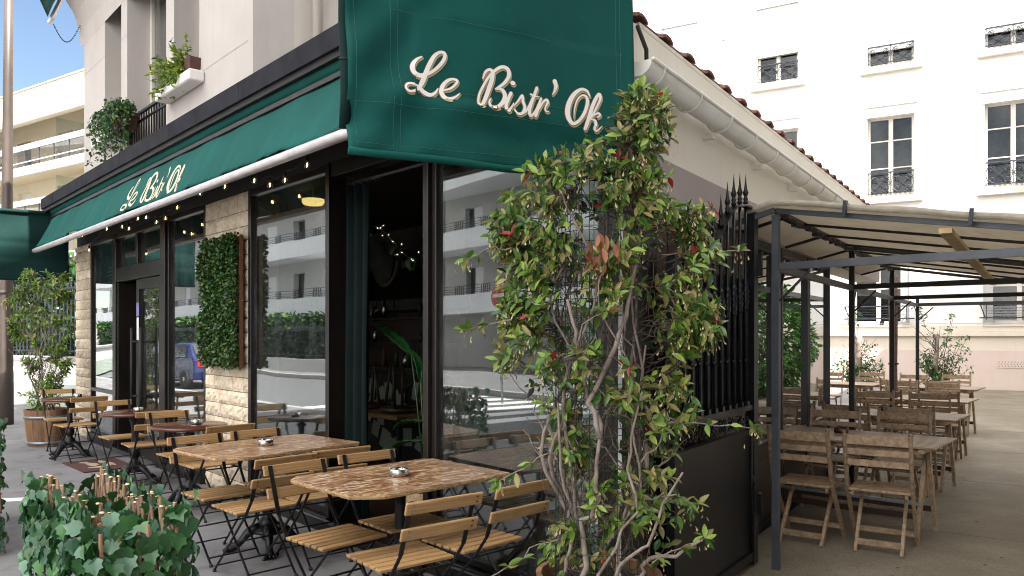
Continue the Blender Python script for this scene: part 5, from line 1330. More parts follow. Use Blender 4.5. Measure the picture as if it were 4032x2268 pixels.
# --- the second climber in its tub, far left ---
BX, BY = -6.70, 11.1
barrel(BX, BY, .285, .52, 'oak half-barrel planter standing by the left stone pillar')
VT2 = {.5: (-.14, .14, .3), .7: (-.36, .2, .5), .85: (-.3, .24, .6), 1.0: (-.25, .30, .7), 1.2: (-.3, .34, .8), 1.4: (-.4, .34, .9), 1.6: (-.5, .36, 1), 1.8: (-.52, .36, 1), 2.0: (-.6, .36, 1.2), 2.2: (-.46, .36, 1.3), 2.4: (-.35, .34, 1.3), 2.5: (-.25, .2, 1.2)}
V2 = thing('climbing_jasmine', 'smaller bright-leaved climber on a thin trellis in the tub at the far left', 'climbing plant', (BX, BY, .47))
climber(V2, Matrix.Translation((BX, BY, 0)), VT2, 300, .5, 2.5, .075, .26, .17, VM, [(.74, .16, .02, .10, .01, .001), (.5, .36, .08, .1, .02, .001), (.4, .1, .0, .46, .02, .001)], .9, nstem=8, flo=False)  # leaf mix brightened to make up for the shade on the plant
# --- ivy covered willow screens along the pavement edge ---
def screen(s0, s1, o0, H, label, seed, dens, endcap=True):
    T = thing('ivy_screen', label, 'screen', W(FAC, (s0+s1)/2, o0, 0), 0, 'willow screens with artificial ivy'); rr = random.Random(seed)
    n = int((s1-s0)/.062)
    for side, oo in ((0, o0), (1, o0+.22)):
        g = MB(FAC); ge = MB(FAC)
        for i in range(n):
            for lean in (.30, -.24):
                sa = s0 + (i+.5 + (0 if lean > 0 else .4))*.062 + rr.uniform(-.01, .01); 
                if rr.random() < .12: continue
                hh = H + rr.uniform(-.03, .06); r = rr.uniform(.0055, .0085)
                # diagonal lattice sticks; show the topmost and run down
                ln = .62 if side == 0 else .20
                x0 = sa - lean*ln; z0 = hh - ln
                g.tube([(x0, oo + rr.uniform(-.012, .012), z0), (sa, oo + rr.uniform(-.012, .012), hh)], r, 7)
                d = Vector((sa-x0, 0, ln)).normalized(); e = Vector((sa, oo, hh))
                ge.tube([e + d*.0 - d*.001 + Vector((0, 0, 0)), e + d*.002], r*1.03, 7)
        g.build('willow_lattice', M_STICK, T); ge.build('cut_ends', M_STICKE, T)
    if endcap:
        g = MB(FAC); 
        for i in range(7): g.tube([(s0 - .01, o0 + .02 + i*.045, H-.75), (s0 + rr.uniform(-.05, .05), o0 + .0 + i*.045 + rr.uniform(-.06, .06), H + rr.uniform(-.04, .05))], .008, 7)
        g.build('end_lattice', M_STICK, T)
        g = MB(FAC); g.box(s0+.05, s0+.09, o0+.10, o0+.14, 0, H-.09); g.box(s0+.02, s0+.12, o0+.07, o0+.17, H-.09, H-.05); g.build('support_post', M_BLACK, T, .006)
    N = int(dens*(s1-s0)); P, D, S, MI, NO = [], [], [], [], []
    for i in range(N):
        s_ = rr.uniform(s0-.04, s1+.04); u = rr.random(); z = H*(.04 + .93*rr.random())
        q = rr.random()
        if q < .42: oo, no = o0 + .24 + rr.uniform(0, .05), Vector((0, 1, 0))
        elif q < .72: oo, no = o0 - .02 - rr.uniform(0, .05), Vector((0, -1, 0))
        elif q < .86: oo, no = o0 + rr.uniform(-.03, .3), Vector((0, 0, .2)); z = H - rr.uniform(.02, .15)
        else: oo, no = o0 + rr.uniform(-.02, .3), Vector((-1, 0, 0)); s_ = s0 - rr.uniform(0, .06)
        if rr.random() < .06: z = H + rr.uniform(0, .06)
        P.append(W(FAC, s_, oo, z)); nd = FAC.to_3x3() @ no
        NO.append(nd + Vector((rr.gauss(0, .3), rr.gauss(0, .3), .35 + rr.gauss(0, .25)))); 
        tn = FAC.to_3x3() @ Vector((rr.gauss(0, .5), 0, -.9 + rr.gauss(0, .5))); D.append(tn + nd*.25)
        S.append(rr.uniform(.042, .075)); MI.append(0 if rr.random() < .68 else 1)
    leaves('ivy_foliage', P, D, S, 'ivy', MI, [L_IVY, L_IVYL], T, fold=.28, curl=.30, normal=NO)
    # a few sitting leaves along the rim
    return T
screen(.26, 1.40, 2.13, .93, 'willow lattice screen covered in artificial ivy in the lower left corner', 11, 1600)
screen(4.0, 5.4, 2.14, .93, 'sliver of a second ivy-covered screen cut off at the left edge', 12, 900, False)
# --- artificial box hedge panel on the middle pillar ---
HP = thing('plant_panel', 'tall framed panel of dense small green leaves hung on the stone pillar', 'plant panel', W(FAC, 5.03, .07, 1.28))
g = MB(FAC); g.box(4.58, 5.48, .066, .085, 1.28, 2.54); g.box(4.565, 4.578, .066, .10, 1.27, 2.55); g.build('panel_frame', wood('panel_wood', (.10, .035, .012), (.16, .07, .03)), HP)
N = 8000; s_ = rng.uniform(4.575, 5.50, N); z = rng.uniform(1.27, 2.56, N)
o_ = .10 + .05*rng.random(N) + .028*np.sin(s_*13)*np.sin(z*9); P = [W(FAC, a, b, c) for a, b, c in zip(s_, o_, z)]
nn = FAC.to_3x3() @ Vector((0, 1, 0)); D = rng.normal(size=(N, 3))*.7 + np.array([0, 0, .1]) + np.array(nn)*.7
leaves('foliage', P, D, rng.uniform(.022, .040, N), 'round', (rng.random(N) < .3).astype(int), [L_HDG, L_HDG2], HP, normal=rng.normal(size=(N, 3))*.5 + np.array([-.6, -.5, .7]))
# --- balcony plants ---
HB = thing('hanging_planter', 'brown planter box on the balcony railing with trailing green plants', 'planter', W(FAC, 8.2, .12, 4.15))
g = MB(FAC @ Matrix.Translation((8.28, .10, 4.22))); g.add([(-.24, -.08, 0), (.24, -.08, 0), (.24, .08, 0), (-.24, .08, 0), (-.29, -.11, .22), (.29, -.11, .22), (.29, .11, .22), (-.29, .11, .22)], [(0, 3, 2, 1), (4, 5, 6, 7), (0, 1, 5, 4), (1, 2, 6, 5), (2, 3, 7, 6), (3, 0, 4, 7)])
g.box(-.295, .295, -.115, .115, .17, .225); g.build('box', M_TERRA, HB, .006)
g = MB(FAC); 
for ds in (-.2, .2): g.tube([(8.28+ds, -.03, 4.47), (8.28+ds, .0, 4.2), (8.28+ds, .22, 4.2), (8.28+ds, .235, 4.46)], .005, 5)
g.build('bracket', M_BLACK, HB)
P, D, S, MI = [], [], [], []; g = MB()
for i in range(60):
    a = rng.uniform(-.42, .42); b_ = rng.uniform(-.1, .24); L = rng.uniform(.1, .62) if rng.random() < .8 else rng.uniform(.0, .15)
    p0 = Vector((8.28+a*.7, .10 + b_*.3, 4.46)); p1 = Vector((8.28+a*1.25, .16 + b_*.8, 4.52)); p2 = Vector((8.28 + a*1.4 + rng.normal()*.04, .2 + b_, 4.48 - L))
    w_ = [W(FAC, *(p0.lerp(p1, t) if t < 1 else p1.lerp(p2, t-1))) for t in np.linspace(0, 2, 9)]; g.tube(w_, .0022, 4, False)
    for j in range(2, 9):
        for q in range(5): P.append(w_[j] + Vector(rng.normal(size=3))*.025); D.append((rng.normal()*.8, rng.normal()*.8, -.6)); S.append(rng.uniform(.028, .05)); MI.append(int(pick(1, (.55, .3, .15))[0]))
g.build('trailing_stems', L_DRK, HB); leaves('trailing_foliage', P, D, S, 'round', MI, [L_GRY, L_MID, L_BRI], HB)
SPP = thing('sill_planter', 'small brown pot with yellow-green ferns on the upper window sill', 'planter', W(FAC, 6.1, .05, 4.42))
g = MB(FAC @ Matrix.Translation((6.0, .04, 4.421))); g.add([(-.15, -.07, 0), (.15, -.07, 0), (.15, .07, 0), (-.15, .07, 0), (-.17, -.085, .17), (.17, -.085, .17), (.17, .085, .17), (-.17, .085, .17)], [(0, 3, 2, 1), (4, 5, 6, 7), (0, 1, 5, 4), (1, 2, 6, 5), (2, 3, 7, 6), (3, 0, 4, 7)]); g.build('pot', M_TERRA, SPP, .005)
P, D, S, MI = [], [], [], []; g = MB()
for i in range(42):
    a = rng.uniform(-.1, .75); p0 = W(FAC, 6.05 + a*.35, .06, 4.55); p1 = W(FAC, 6.05 + a*.85, .1 + rng.uniform(-.05, .22), 4.72 + rng.uniform(-.42, .12)); w_ = wiggle(p0, p1, 6, .012); g.tube(w_, .002, 4, False)
    for j in range(1, 7):
        for q in range(4): P.append(w_[j]); D.append(Vector((rng.normal(), rng.normal(), rng.normal()*.5)) + (w_[6]-w_[0]).normalized()*.7); S.append(rng.uniform(.045, .08)); MI.append(0 if rng.random() < .75 else 1)
g.build('stem', L_MID, SPP); leaves('fern_foliage', P, D, S, 'lance', MI, [L_YEL, L_MID], SPP)
# --- cut shrubs against the far wall of the courtyard ---
for (x, y, hgt, seed, lab) in ((9.9, 18.0, 1.58, 3, 'cut-back shrub with bare twigs and a leafy right side at the back wall'), (8.3, 18.5, 1.56, 4, 'cut-back shrub with a thicker stump behind the middle posts')):
    T = thing('cut_shrub', lab, 'shrub', (x, y, .01)); M = WM[T]
    g = MB(M); g.tube(wiggle((0, 0, 0), (.02, 0, hgt), 7, .015), [.11, .09, .085, .085, .08, .085, .08, .075] if seed == 4 else [.08, .07, .06, .06, .055, .055, .05, .05], 9); g.build('trunk', M_BARK, T)
    g = MB(M); P, D, S = [], [], []
    for i in range(46):
        z = rng.uniform(.1, hgt*.95); a = rng.uniform(0, 6.28); L = rng.uniform(.25, .75); big = (seed == 3 and i < 10)
        p1 = (math.cos(a)*L*.8 + (.55 if big else 0), math.sin(a)*L*.5, z + L*.7 + (.35 if big else 0)); w_ = wiggle((0, 0, z if not big else .2), p1, 6, .03); g.tube(w_, [.010, .008, .007, .006, .005, .004, .003], 5, False)
        if z < .75 or big or rng.random() < .15:
            for j in range(2, 7):
                for q in range(7 if (z < .7 or big) else 2): P.append(M @ (w_[j] + Vector(rng.normal(size=3))*.05)); D.append((rng.normal(), rng.normal(), rng.normal()*.5 - .4)); S.append(rng.uniform(.07, .12))
    w_ = wiggle((0, 0, hgt*.9), (-.45 if seed == 3 else -.1, 0, hgt + .65), 8, .03); g.tube(w_, .006, 5)
    for j in (5, 6, 7, 8):
        for q in range(7): P.append(M @ (w_[j] + Vector(rng.normal(size=3))*.08)); D.append((rng.normal(), rng.normal(), -.3)); S.append(.10)
    g.build('twigs', M_BARKD, T); leaves('foliage', P, D, S, 'lance', pick(len(P), (.55, .35, .1)), [L_MID, L_GRY, L_BRZ], T)
# --- laurel bush standing in the yard, seen mirrored in the side glazing ---
LB = thing('laurel_bush', 'big bright green laurel bush in the yard, mirrored in the side glazing', 'bush', (12.6, 15.2, .01), math.atan2(.95, .32)); M = WM[LB]
P, D, S = [], [], []; g = MB(M)
for i in range(30):
    a = rng.uniform(0, 6.28); g.tube(wiggle((rng.uniform(-1, 1), 0, 0), (math.cos(a)*rng.uniform(.3, 1.7), math.sin(a)*rng.uniform(.3, .9), rng.uniform(1.2, 2.5)), 6, .05), [.03, .026, .022, .018, .014, .010, .006], 5, False)
for i in range(7500):
    v = Vector(rng.normal(size=3)); v.normalize(); q = rng.uniform(.74, 1.02)*(1 + .12*math.sin(v.x*7 + v.z*5)*math.cos(v.y*6)); p = Vector((v.x*2.0*q, v.y*1.1*q, 1.4 + v.z*1.45*q))
    if p.z < .08: continue
    P.append(M @ p); D.append(WM[LB].to_3x3() @ (v*.8 + Vector(rng.normal(size=3))*.5 + Vector((0, 0, -.2)))); S.append(rng.uniform(.11, .19))
g.build('stems', M_BARKD, LB); leaves('foliage', P, D, S, 'lance', pick(len(P), (.3, .45, .25)), [L_BSH, L_MID, L_DRK], LB)
# =====================================================================
# BACK APARTMENT BUILDING ACROSS THE YARD
# =====================================================================
BB = thing('apartment_building', 'tall white apartment building with wrought-iron window railings behind the courtyard', 'building', W(BAK, 4, 0, 0))
WINS = []   # (k0,k1,z0,z1,type)
cols = [(-.42, .95), (2.74, 4.0), (6.0, 7.27), (9.25, 10.5), (12.4, 13.65)]
for ci, (a, b_) in enumerate(cols):
    WINS.append((a, b_, 5.72, 8.15, 'french'))
    WINS.append((a, b_, 9.66, 12.2, 'shut'))
WINS += [(-.75, .99, 1.86, 3.75, 'ground'), (2.86, 4.55, 1.86, 3.75, 'ground'), (6.2, 7.9, 1.86, 3.75, 'ground')]
def wall_holes(mb, k0, k1, z0, z1, o0, o1, holes):
    zs = sorted({z0, z1} | {h[2] for h in holes} | {h[3] for h in holes})
    for za, zb in zip(zs[:-1], zs[1:]):
        row = sorted((h[0], h[1]) for h in holes if h[2] <= za + 1e-6 and h[3] >= zb - 1e-6); k = k0
        for a, b_ in row:
            if a > k: mb.box(k, a, o0, o1, za, zb)
            k = b_
        if k < k1: mb.box(k, k1, o0, o1, za, zb)
g = MB(BAK); wall_holes(g, -9, 18, 1.53, 16, -.35, 0, WINS); BB_ = lambda mb, nm, mat, par=None, bev=0: mb.build(nm, mat, par or BB, bev)
BB_(g, 'wall', M_BACKW)
g = MB(BAK); g.box(-9, 18, -.35, .0, 1.13, 1.529); BB_(g, 'lower_wall', M_LEDGE)
g = MB(BAK); g.box(-9, 18, -.35, .02, 0, 1.129); BB_(g, 'plinth', M_BACKP)
g = MB(BAK); g.box(-9, 18, .001, .10, 1.53, 1.66); g.box(-9, 18, .001, .05, 1.661, 1.84); BB_(g, 'ledge', M_LEDGE, None, .01)
g = MB(BAK)
for z in (5.62, 9.64, 13.6):
    k = -9
    for (a, b_) in cols: g.box(k, a-.3, .0006, .002, z, z+.018); k = b_+.3
    g.box(k, 18, .0006, .002, z, z+.018)
each(g, 'string_course', M_SHUTG, BB)
for (a, b_) in ((.04, .67), (3.59, 3.96)):
    g = MB(BAK); g.box(a, b_, .021, .035, .64, .86); v_ = BB_(g, 'vent_panel', M_BACKP)
    g = MB(BAK)
    n = int((b_-a)/.075)
    for i in range(n):
        for j in range(3): g.box(a+.03+i*.075+(.02 if j % 2 else 0), a+.052+i*.075+(.02 if j % 2 else 0), .0352, .037, .68+j*.06, .70+j*.06)
    BB_(g, 'vent_holes', M_NIGHT, v_)
def scroll(mb, cx_, cz, r, sgn, sx=1, turns=1.4, t=.008, o=.03):
    P = []
    for a in np.linspace(0, 2*math.pi*turns, 18):
        rr = r*(1 - .8*a/(2*math.pi*turns)); P.append((cx_ + sx*rr*math.cos(a), o, cz + sgn*rr*math.sin(a)))
    mb.tube(P, t, 4)
for (a, b_, z0, z1, ty) in WINS:
    g = MB(BAK); f = .07; m = (a+b_)/2
    g.box(a, a+f, -.22, -.14, z0, z1); g.box(b_-f, b_, -.22, -.14, z0, z1); g.box(m-.06, m+.06, -.22, -.13, z0, z1); g.box(a+f, m-.06, -.22, -.14, z1-f, z1); g.box(m+.06, b_-f, -.22, -.14, z1-f, z1); g.box(a+f, m-.06, -.22, -.14, z0, z0+.12); g.box(m+.06, b_-f, -.22, -.14, z0, z0+.12)
    if ty != 'ground' :
        for z in (z0 + (z1-z0)*.36, z0 + (z1-z0)*.70): g.box(a+f, m-.06, -.20, -.15, z, z+.035); g.box(m+.06, b_-f, -.20, -.15, z, z+.035)
    else: g.box(a+f, m-.06, -.2, -.15, 2.95, 3.0); g.box(m+.06, b_-f, -.2, -.15, 2.95, 3.0)
    w_ = BB_(g, 'window', M_FRAMEW)
    g = MB(BAK); g.box(a+.04, b_-.04, -.19, -.185, z0+.05, z1-.04); BB_(g, 'pane', M_GLASSC, w_)
    g = MB(BAK); g.box(a, b_, -.345, -.33, z0, z1); BB_(g, 'room_backing', M_NIGHT, w_)
    if ty == 'ground':
        g = MB(BAK); g.box(a-.0, a+.24, -.12, -.02, z0, z1); g.box(b_-.24, b_, -.12, -.02, z0, z1); each(g, 'shutter', M_SHUTG, w_)
        g = MB(BAK)
        for z in (2.41, 2.04): g.box(a-.14, b_+.10, .10, .13, z, z+.035)
        for i in range(4): g.box(a+.08, b_-.1, .11, .12, 2.10 + i*.075, 2.11 + i*.075)
        for k in (a+.06, b_-.08): g.box(k, k+.025, .10, .13, 2.0, 2.46)
        for k in (a-.12, b_+.07): g.bar((k, .115, 2.42), (k-.12, .0, 2.05), .02, .02); g.bar((k, .115, 2.42), (k, .0, 2.42), .02, .02)
        BB_(g, 'railing', M_RAIL, w_); g = MB(BAK); g.box(a-.02, b_+.02, .001, .08, z0-.05, z0-.002); BB_(g, 'sill', M_LEDGE, w_)
        g = MB(BAK @ Matrix.Translation((a + .4 if a < 1 else m-.1, -.05, z0+.001))); g.lathe([(.05, 0), (.07, .12), (.06, .12)], n=10); BB_(g, 'pot', M_TERRA, w_)
        continue
    g = MB(BAK); g.box(a-.24, b_+.20, .001, .14, z0-.19, z0-.05); g.box(a-.02, b_+.02, -.3, .06, z0-.048, z0-.002); BB_(g, 'sill', M_SILLS, w_, .01)
    # shutter box / roller shutter
    if ty == 'shut':
        zb = 10.60 if a > 5 else 10.18
        g = MB(BAK); n = int((z1 - zb)/.055)
        for i in range(n): g.box(a+.005, b_-.005, -.07, -.035 - .006*(i % 2), zb + i*(z1-zb)/n, zb + (i+1)*(z1-zb)/n - .004)
        BB_(g, 'roller_shutter', M_SHUT, w_)
        g = MB(BAK); g.box(a-.01, b_+.01, .001, .02, z1-.05, z1+.05); BB_(g, 'lintel', M_SHUT, w_)
        g = MB(BAK); g.box(a-.012, a+.004, -.03, .003, zb, z1-.06); g.box(b_-.004, b_+.012, -.03, .003, zb, z1-.06); g.box(a, b_, -.09, -.03, zb-.035, zb-.002); each(g, 'shutter_guide', M_SHUTG, w_)
    else:
        g = MB(BAK); g.box(a-.09, b_+.09, .001, .05, z1+.0, z1+.30); g.box(a-.10, b_+.10, .001, .10, z1+.301, z1+.335); g.box(a-.09, a-.01, .001, .022, z0, z1-.001); g.box(b_+.01, b_+.09, .001, .022, z0, z1-.001); BB_(g, 'lintel', M_SHUT, w_)
    # wrought-iron railing with scrolls
    if True:
        ht = .62 if ty == 'french' else .50; g = MB(BAK); zb = z0 + .10
        g.box(a+.01, b_-.01, .015, .06, zb+ht, zb+ht+.035); g.box(a+.01, b_-.01, .025, .045, zb, zb+.018)
        for k in (a+.02, m-.008, b_-.035): g.box(k, k+.016, .025, .045, zb, zb+ht)
        hw = (b_-a)/4
        for c in (a + hw, m + hw):
            g.tube([(c + hw*.95*math.cos(t), .035, zb + ht/2 + ht*.46*math.sin(t)) for t in np.linspace(0, 6.2832, 20)], .008, 4)
            g.bar((c-hw, .035, zb), (c+hw, .035, zb+ht), .012, .012); g.bar((c-hw, .035, zb+ht), (c+hw, .035, zb), .012, .012)
            for sx in (-1, 1):
                for sz in (-1, 1): scroll(g, c + sx*hw*.55, zb + ht*(.5 + .25*sz), ht*.16, sz, sx)
        for t in range(8): g.bar((m, .035, zb+ht*.5), (m + .11*math.cos(t*.785), .035, zb + ht*.5 + .11*math.sin(t*.785)), .012, .012)
        for k in np.arange(a+.1, b_-.1, .13): scroll(g, k, zb - .04, .035, 1, 1, 1.0, .006)
        BB_(g, 'railing', M_RAIL, w_)
g = MB(BAK)
g.tube([(8.33, .09, 0), (8.33, .09, 15)], .06, 10); g.tube([(8.33, .09, 11.3), (8.33, .09, 11.36)], .075, 10); g.tube([(8.52, .08, 3.2), (8.52, .08, 15)], .025, 8)
BB_(g, 'drainpipe', M_LEDGE)
g = MB(BAK)
g.tube([(-8, .06, 1.90), (8.9, .06, 1.90)], .01, 5)
BB_(g, 'wall_cable', M_SHUTG)
# =====================================================================
# NEIGHBOURS OUT OF FRAME THAT SHADE THE STREET
# =====================================================================
NB = frame((7.0, 2.0), (.497, .868), (-.868, .497))    # k along the yard, o towards it
def block(name, label, Mx, k0, k1, z1, dep, mat, floors=3.0, w=1.2, sp=2.6, zf=1.0):
    T = thing(name, label, 'building', W(Mx, (k0+k1)/2, -dep/2, 0)); g = MB(Mx); holes = []
    z = zf
    while z + 1.8 < z1:
        k = k0 + 1.2
        while k + w < k1 - .6: holes.append((k, k+w, z, z+1.6)); k += sp
        z += floors
    wall_holes(g, k0, k1, -.1, z1, -.3, 0, holes); g.box(k0, k1, -dep, -dep+.3, -.1, z1); g.box(k0, k0+.3, -dep+.3, -.3, -.1, z1); g.box(k1-.3, k1, -dep+.3, -.3, -.1, z1); g.build('wall', mat, T)
    g = MB(Mx); g.box(k0-.2, k1+.2, -dep-.2, .25, z1+.001, z1+.3); g.build('roof', M_ROOFF, T)
    g = MB(Mx); g.box(k0+.31, k1-.31, -.34, -.31, 0, z1); g.build('window_panes', M_NIGHT, T); return T
block('apartment_building', 'tall out-of-frame rendered block on the near side of the yard entrance, shading the street', NB, -16, 3.8, 26, 12, M_OPPG)
block('apartment_building', 'lower out-of-frame rendered block along the open side of the yard', NB, 4.3, 25.6, 9.9, 9, M_BACKW)
# =====================================================================
# ACROSS THE STREET (seen in the shop windows)
# =====================================================================
def opposite(s0, s1, o0, label, bow):
    OP = frame(W(FAC, 0, o0, 0)[:2], (-.671, .7416), (.7416, .671)) # out faces the shop
    T = thing('apartment_block', label, 'building', W(FAC, (s0+s1)/2, o0+3, 0)); fl = 2.9
    g = MB(OP); holes = []
    zs = [2.5 + fl*i for i in range(6)]
    for z in zs:
        k = s0 + 1.6
        while k + 1.3 < s1 - 1: holes.append((k, k+1.3, z+.1, z+2.3)); k += 3.4
    wall_holes(g, s0, s1, -.1, 20.2, -1.8, -1.5, holes); g.box(s0, s0+.3, -9, -1.8, 0, 20); g.box(s1-.3, s1, -9, -1.8, 0, 20); g.box(s0, s1, -9, -1.8, 20.0, 20.2); g.build('wall', M_OPPG, T)  # greyer wall: shade of the balcony recesses put into its colour
    g = MB(OP); g.box(s0+.35, s1-.35, -2.0, -1.95, 0, 19.9); g.build('window_panes', M_NIGHT, T)
    g = MB(OP)
    for i, h in enumerate(holes):
        if i % 3 != 1: g.box(h[0]+.02, h[1]*.5+h[0]*.5 if i % 2 else h[1]-.02, -1.62, -1.55, h[2], h[3])
    g.build('shutters', M_OPPW, T)
    for z in zs:
        g = MB(OP); n = 24; N2 = s1 - s0
        for i in range(n):
            a, b_ = s0 + N2*i/n, s0 + N2*(i+1)/n; oa = bow*math.sin(math.pi*i/n); ob = bow*math.sin(math.pi*(i+1)/n)
            g.add([(a, oa, z), (b_, ob, z), (b_, ob-.12, z), (a, oa-.12, z), (a, oa, z+.86), (b_, ob, z+.86), (b_, ob-.12, z+.86), (a, oa-.12, z+.86)], [(0, 3, 2, 1), (4, 5, 6, 7), (0, 1, 5, 4), (2, 3, 7, 6)])
            g.add([(a, oa-.121, z), (b_, ob-.121, z), (b_, -1.5, z), (a, -1.5, z), (a, oa-.121, z+.16), (b_, ob-.121, z+.16), (b_, -1.5, z+.16), (a, -1.5, z+.16)], [(0, 3, 2, 1), (4, 5, 6, 7)])
        bl = g.build('balcony', M_OPPW, T)
        g = MB(OP)
        for dz in (.94, 1.02, 1.12, 1.26): g.tube([(s0 + N2*i/n, bow*math.sin(math.pi*i/n) - .05, z + dz) for i in range(n+1)], .012, 4)
        k = s0 + .5; q = 0
        while k < s1:
            o_ = bow*math.sin(math.pi*(k-s0)/N2) - .05; g.box(k, k+.03, o_-.015, o_+.015, z+.86, z+1.26); q += 1; k += .16 if q % 5 else 1.5
        g.build('railing', M_RAIL, bl)
    return T
opposite(30, 72, 14.6, 'white apartment block across the street with long balconies, mirrored in the far windows', 0)
opposite(7, 28.5, 19.0, 'white apartment block across the street with curved balconies, mirrored in the near window', 1.0)
HG = thing('street_hedge', 'clipped green hedge behind a railing across the street, mirrored in the shop windows', 'hedge', W(FAC, 40, 13, 0))
N = 11000; a_ = rng.uniform(22, 62, N); P = []
for k in a_: P.append(W(FAC, k, 12.9 + rng.uniform(0, .25), rng.uniform(.4, 2.45)))
leaves('foliage', P, rng.normal(size=(N, 3)) + np.array([.4, .4, .2]), rng.uniform(.16, .30, N), 'round', pick(N, (.5, .5)), [L_MID, L_DRK], HG)
g = MB(FAC); g.box(22, 62, 13.0, 13.4, .01, 2.35); g.build('hedge_core', M_WIRE, HG)
RF = thing('street_railing', 'dark iron railing in front of the hedge across the street', 'railing', W(FAC, 38, 12.6, 0))
g = MB(FAC); g.box(22, 62, 12.5, 12.7, 0, .55); g.build('low_wall', M_OPPG, RF)
g = MB(FAC); k = 22
while k < 46: g.box(k, k+.02, 12.59, 12.61, .551, 1.95); k += .14
g.box(22, 62, 12.58, 12.62, .7, .73); g.box(22, 62, 12.58, 12.62, 1.75, 1.78); g.build('railing_bars', M_RAIL, RF)
for i, k in enumerate((31.5, 33.3, 35.1, 36.6, 38.4)):
    T = thing('bollard', ['slim', 'second slim', 'third slim', 'fourth slim', 'last slim'][i] + ' white-topped bollard across the street counted from the corner', 'bollard', W(FAC, k, 11.8, 0), 0, 'white-topped bollards across the street')
    g = MB(WM[T]); g.lathe([(.05, -.01), (.045, .9), (.04, .95)], n=10); g.build('shaft', M_LAMP, T); g = MB(WM[T]); g.lathe([(.03, .95), (.07, 1.0), (.075, 1.05), (.05, 1.11), (.01, 1.13)], n=12); g.build('cap', M_WHITE, T)
def car(s, o, mat, label, front=True):
    T = thing('parked_car', label, 'car', W(FAC, s, o, -.18), 0, 'cars parked across the street'); Mx = FAC @ Matrix.Translation((s, o, -.17)) @ Matrix.Scale(-1 if front else 1, 4, (1, 0, 0))
    prof = [(-2.0, .30), (-2.05, .60), (-1.95, .86), (-1.1, .98), (-.45, 1.38), (.2, 1.47), (1.0, 1.44), (1.75, 1.05), (2.0, .95), (2.05, .55), (1.98, .3)]
    g = MB(Mx); n = len(prof); Y = lambda z: .85 if z < .99 else .85 - (z-.99)*.42
    V = [(x, -Y(z), z) for x, z in prof] + [(x, Y(z), z) for x, z in prof]
    g.sm = False; g.add(V, [tuple(range(n))[::-1], tuple(range(n, 2*n))] + [(i, (i+1) % n, n+(i+1) % n, n+i) for i in range(n)]); g.build('body', mat, T, .05, 2)
    g = MB(Mx)
    for sg in (-1, 1): g.add([(-.95, .86*sg, 1.0), (.0, .86*sg, 1.0), (.0, .70*sg, 1.38), (-.42, .70*sg, 1.34)], [(0, 1, 2, 3)]); g.add([(.08, .86*sg, 1.0), (1.3, .86*sg, 1.02), (.95, .70*sg, 1.38), (.08, .70*sg, 1.40)], [(0, 1, 2, 3)])
    g.add([(-1.12, -.7, 1.0), (-1.12, .7, 1.0), (-.5, .6, 1.375), (-.5, -.6, 1.375)], [(0, 1, 2, 3)]); g.add([(1.72, -.66, 1.10), (1.72, .66, 1.10), (1.08, .58, 1.43), (1.08, -.58, 1.43)], [(0, 1, 2, 3)])
    g.build('windows', M_CARG, T)
    for x in (-1.3, 1.3):
        for y in (-.80, .80):
            wl = MB(Mx @ Matrix.Translation((x, y, .31)) @ Matrix.Rotation(R(90), 4, 'X')); wl.lathe([(.20, -.10), (.30, -.10), (.32, -.06), (.32, .06), (.30, .10), (.20, .10)], n=22); tw = wl.build('wheel', M_RUBBER, T)
            wl = MB(Mx @ Matrix.Translation((x, y, .31)) @ Matrix.Rotation(R(90), 4, 'X')); wl.lathe([(.03, -.105), (.20, -.09), (.20, .09), (.03, .105)], n=10, flute=.15); wl.build('rim', M_STEEL, tw)
    for y in (-.62, .62):
        g = MB(Mx); g.box(-2.06, -1.9, y-.16, y+.16, .62, .80); g.build('headlight', M_LENS, T, .03)
        g = MB(Mx); g.box(1.92, 2.06, y-.12, y+.12, .70, .95); g.build('tail_light', M_RED, T, .02)
    g = MB(Mx); g.box(-2.075, -2.05, -.26, .26, .38, .49); g.build('number_plate', M_WHITE, T)
car(24.3, 6.6, M_BLUE, 'blue hatchback parked across the street, mirrored beside the entrance door')
car(29.3, 6.7, M_CARD, 'dark estate car with red tail lights behind the blue hatchback', False)
# no-entry signs seen in the near window
NE = thing('road_sign', 'round red and white no-entry sign on a pole, mirrored in the near window', 'road sign', W(FAC, 12.2, 9.9, 0))
g = MB(FAC); g.tube([(12.2, 9.9, -.17), (12.2, 9.9, 2.9)], .03, 8); g.build('pole', M_GALV, NE)
Mx = FAC @ Matrix.Translation((12.2, 9.84, 2.55)) @ Matrix.Rotation(R(90), 4, 'X')
g = MB(Mx); g.lathe([(.30, -.006), (.31, 0), (.30, .006)], n=28); g.build('sign_disc', M_RED, NE); g = MB(FAC); g.box(11.97, 12.43, 9.825, 9.832, 2.50, 2.60); g.build('sign_bar', M_WHITE, NE)
# white street lines
g = MB(FAC)
for i in range(6): g.box(9 + i*1.0, 9.5 + i*1.0, 5.2, 11.0, -.178, -.172)
setp(g.build('crossing_marking', M_WHITE), kind='structure')
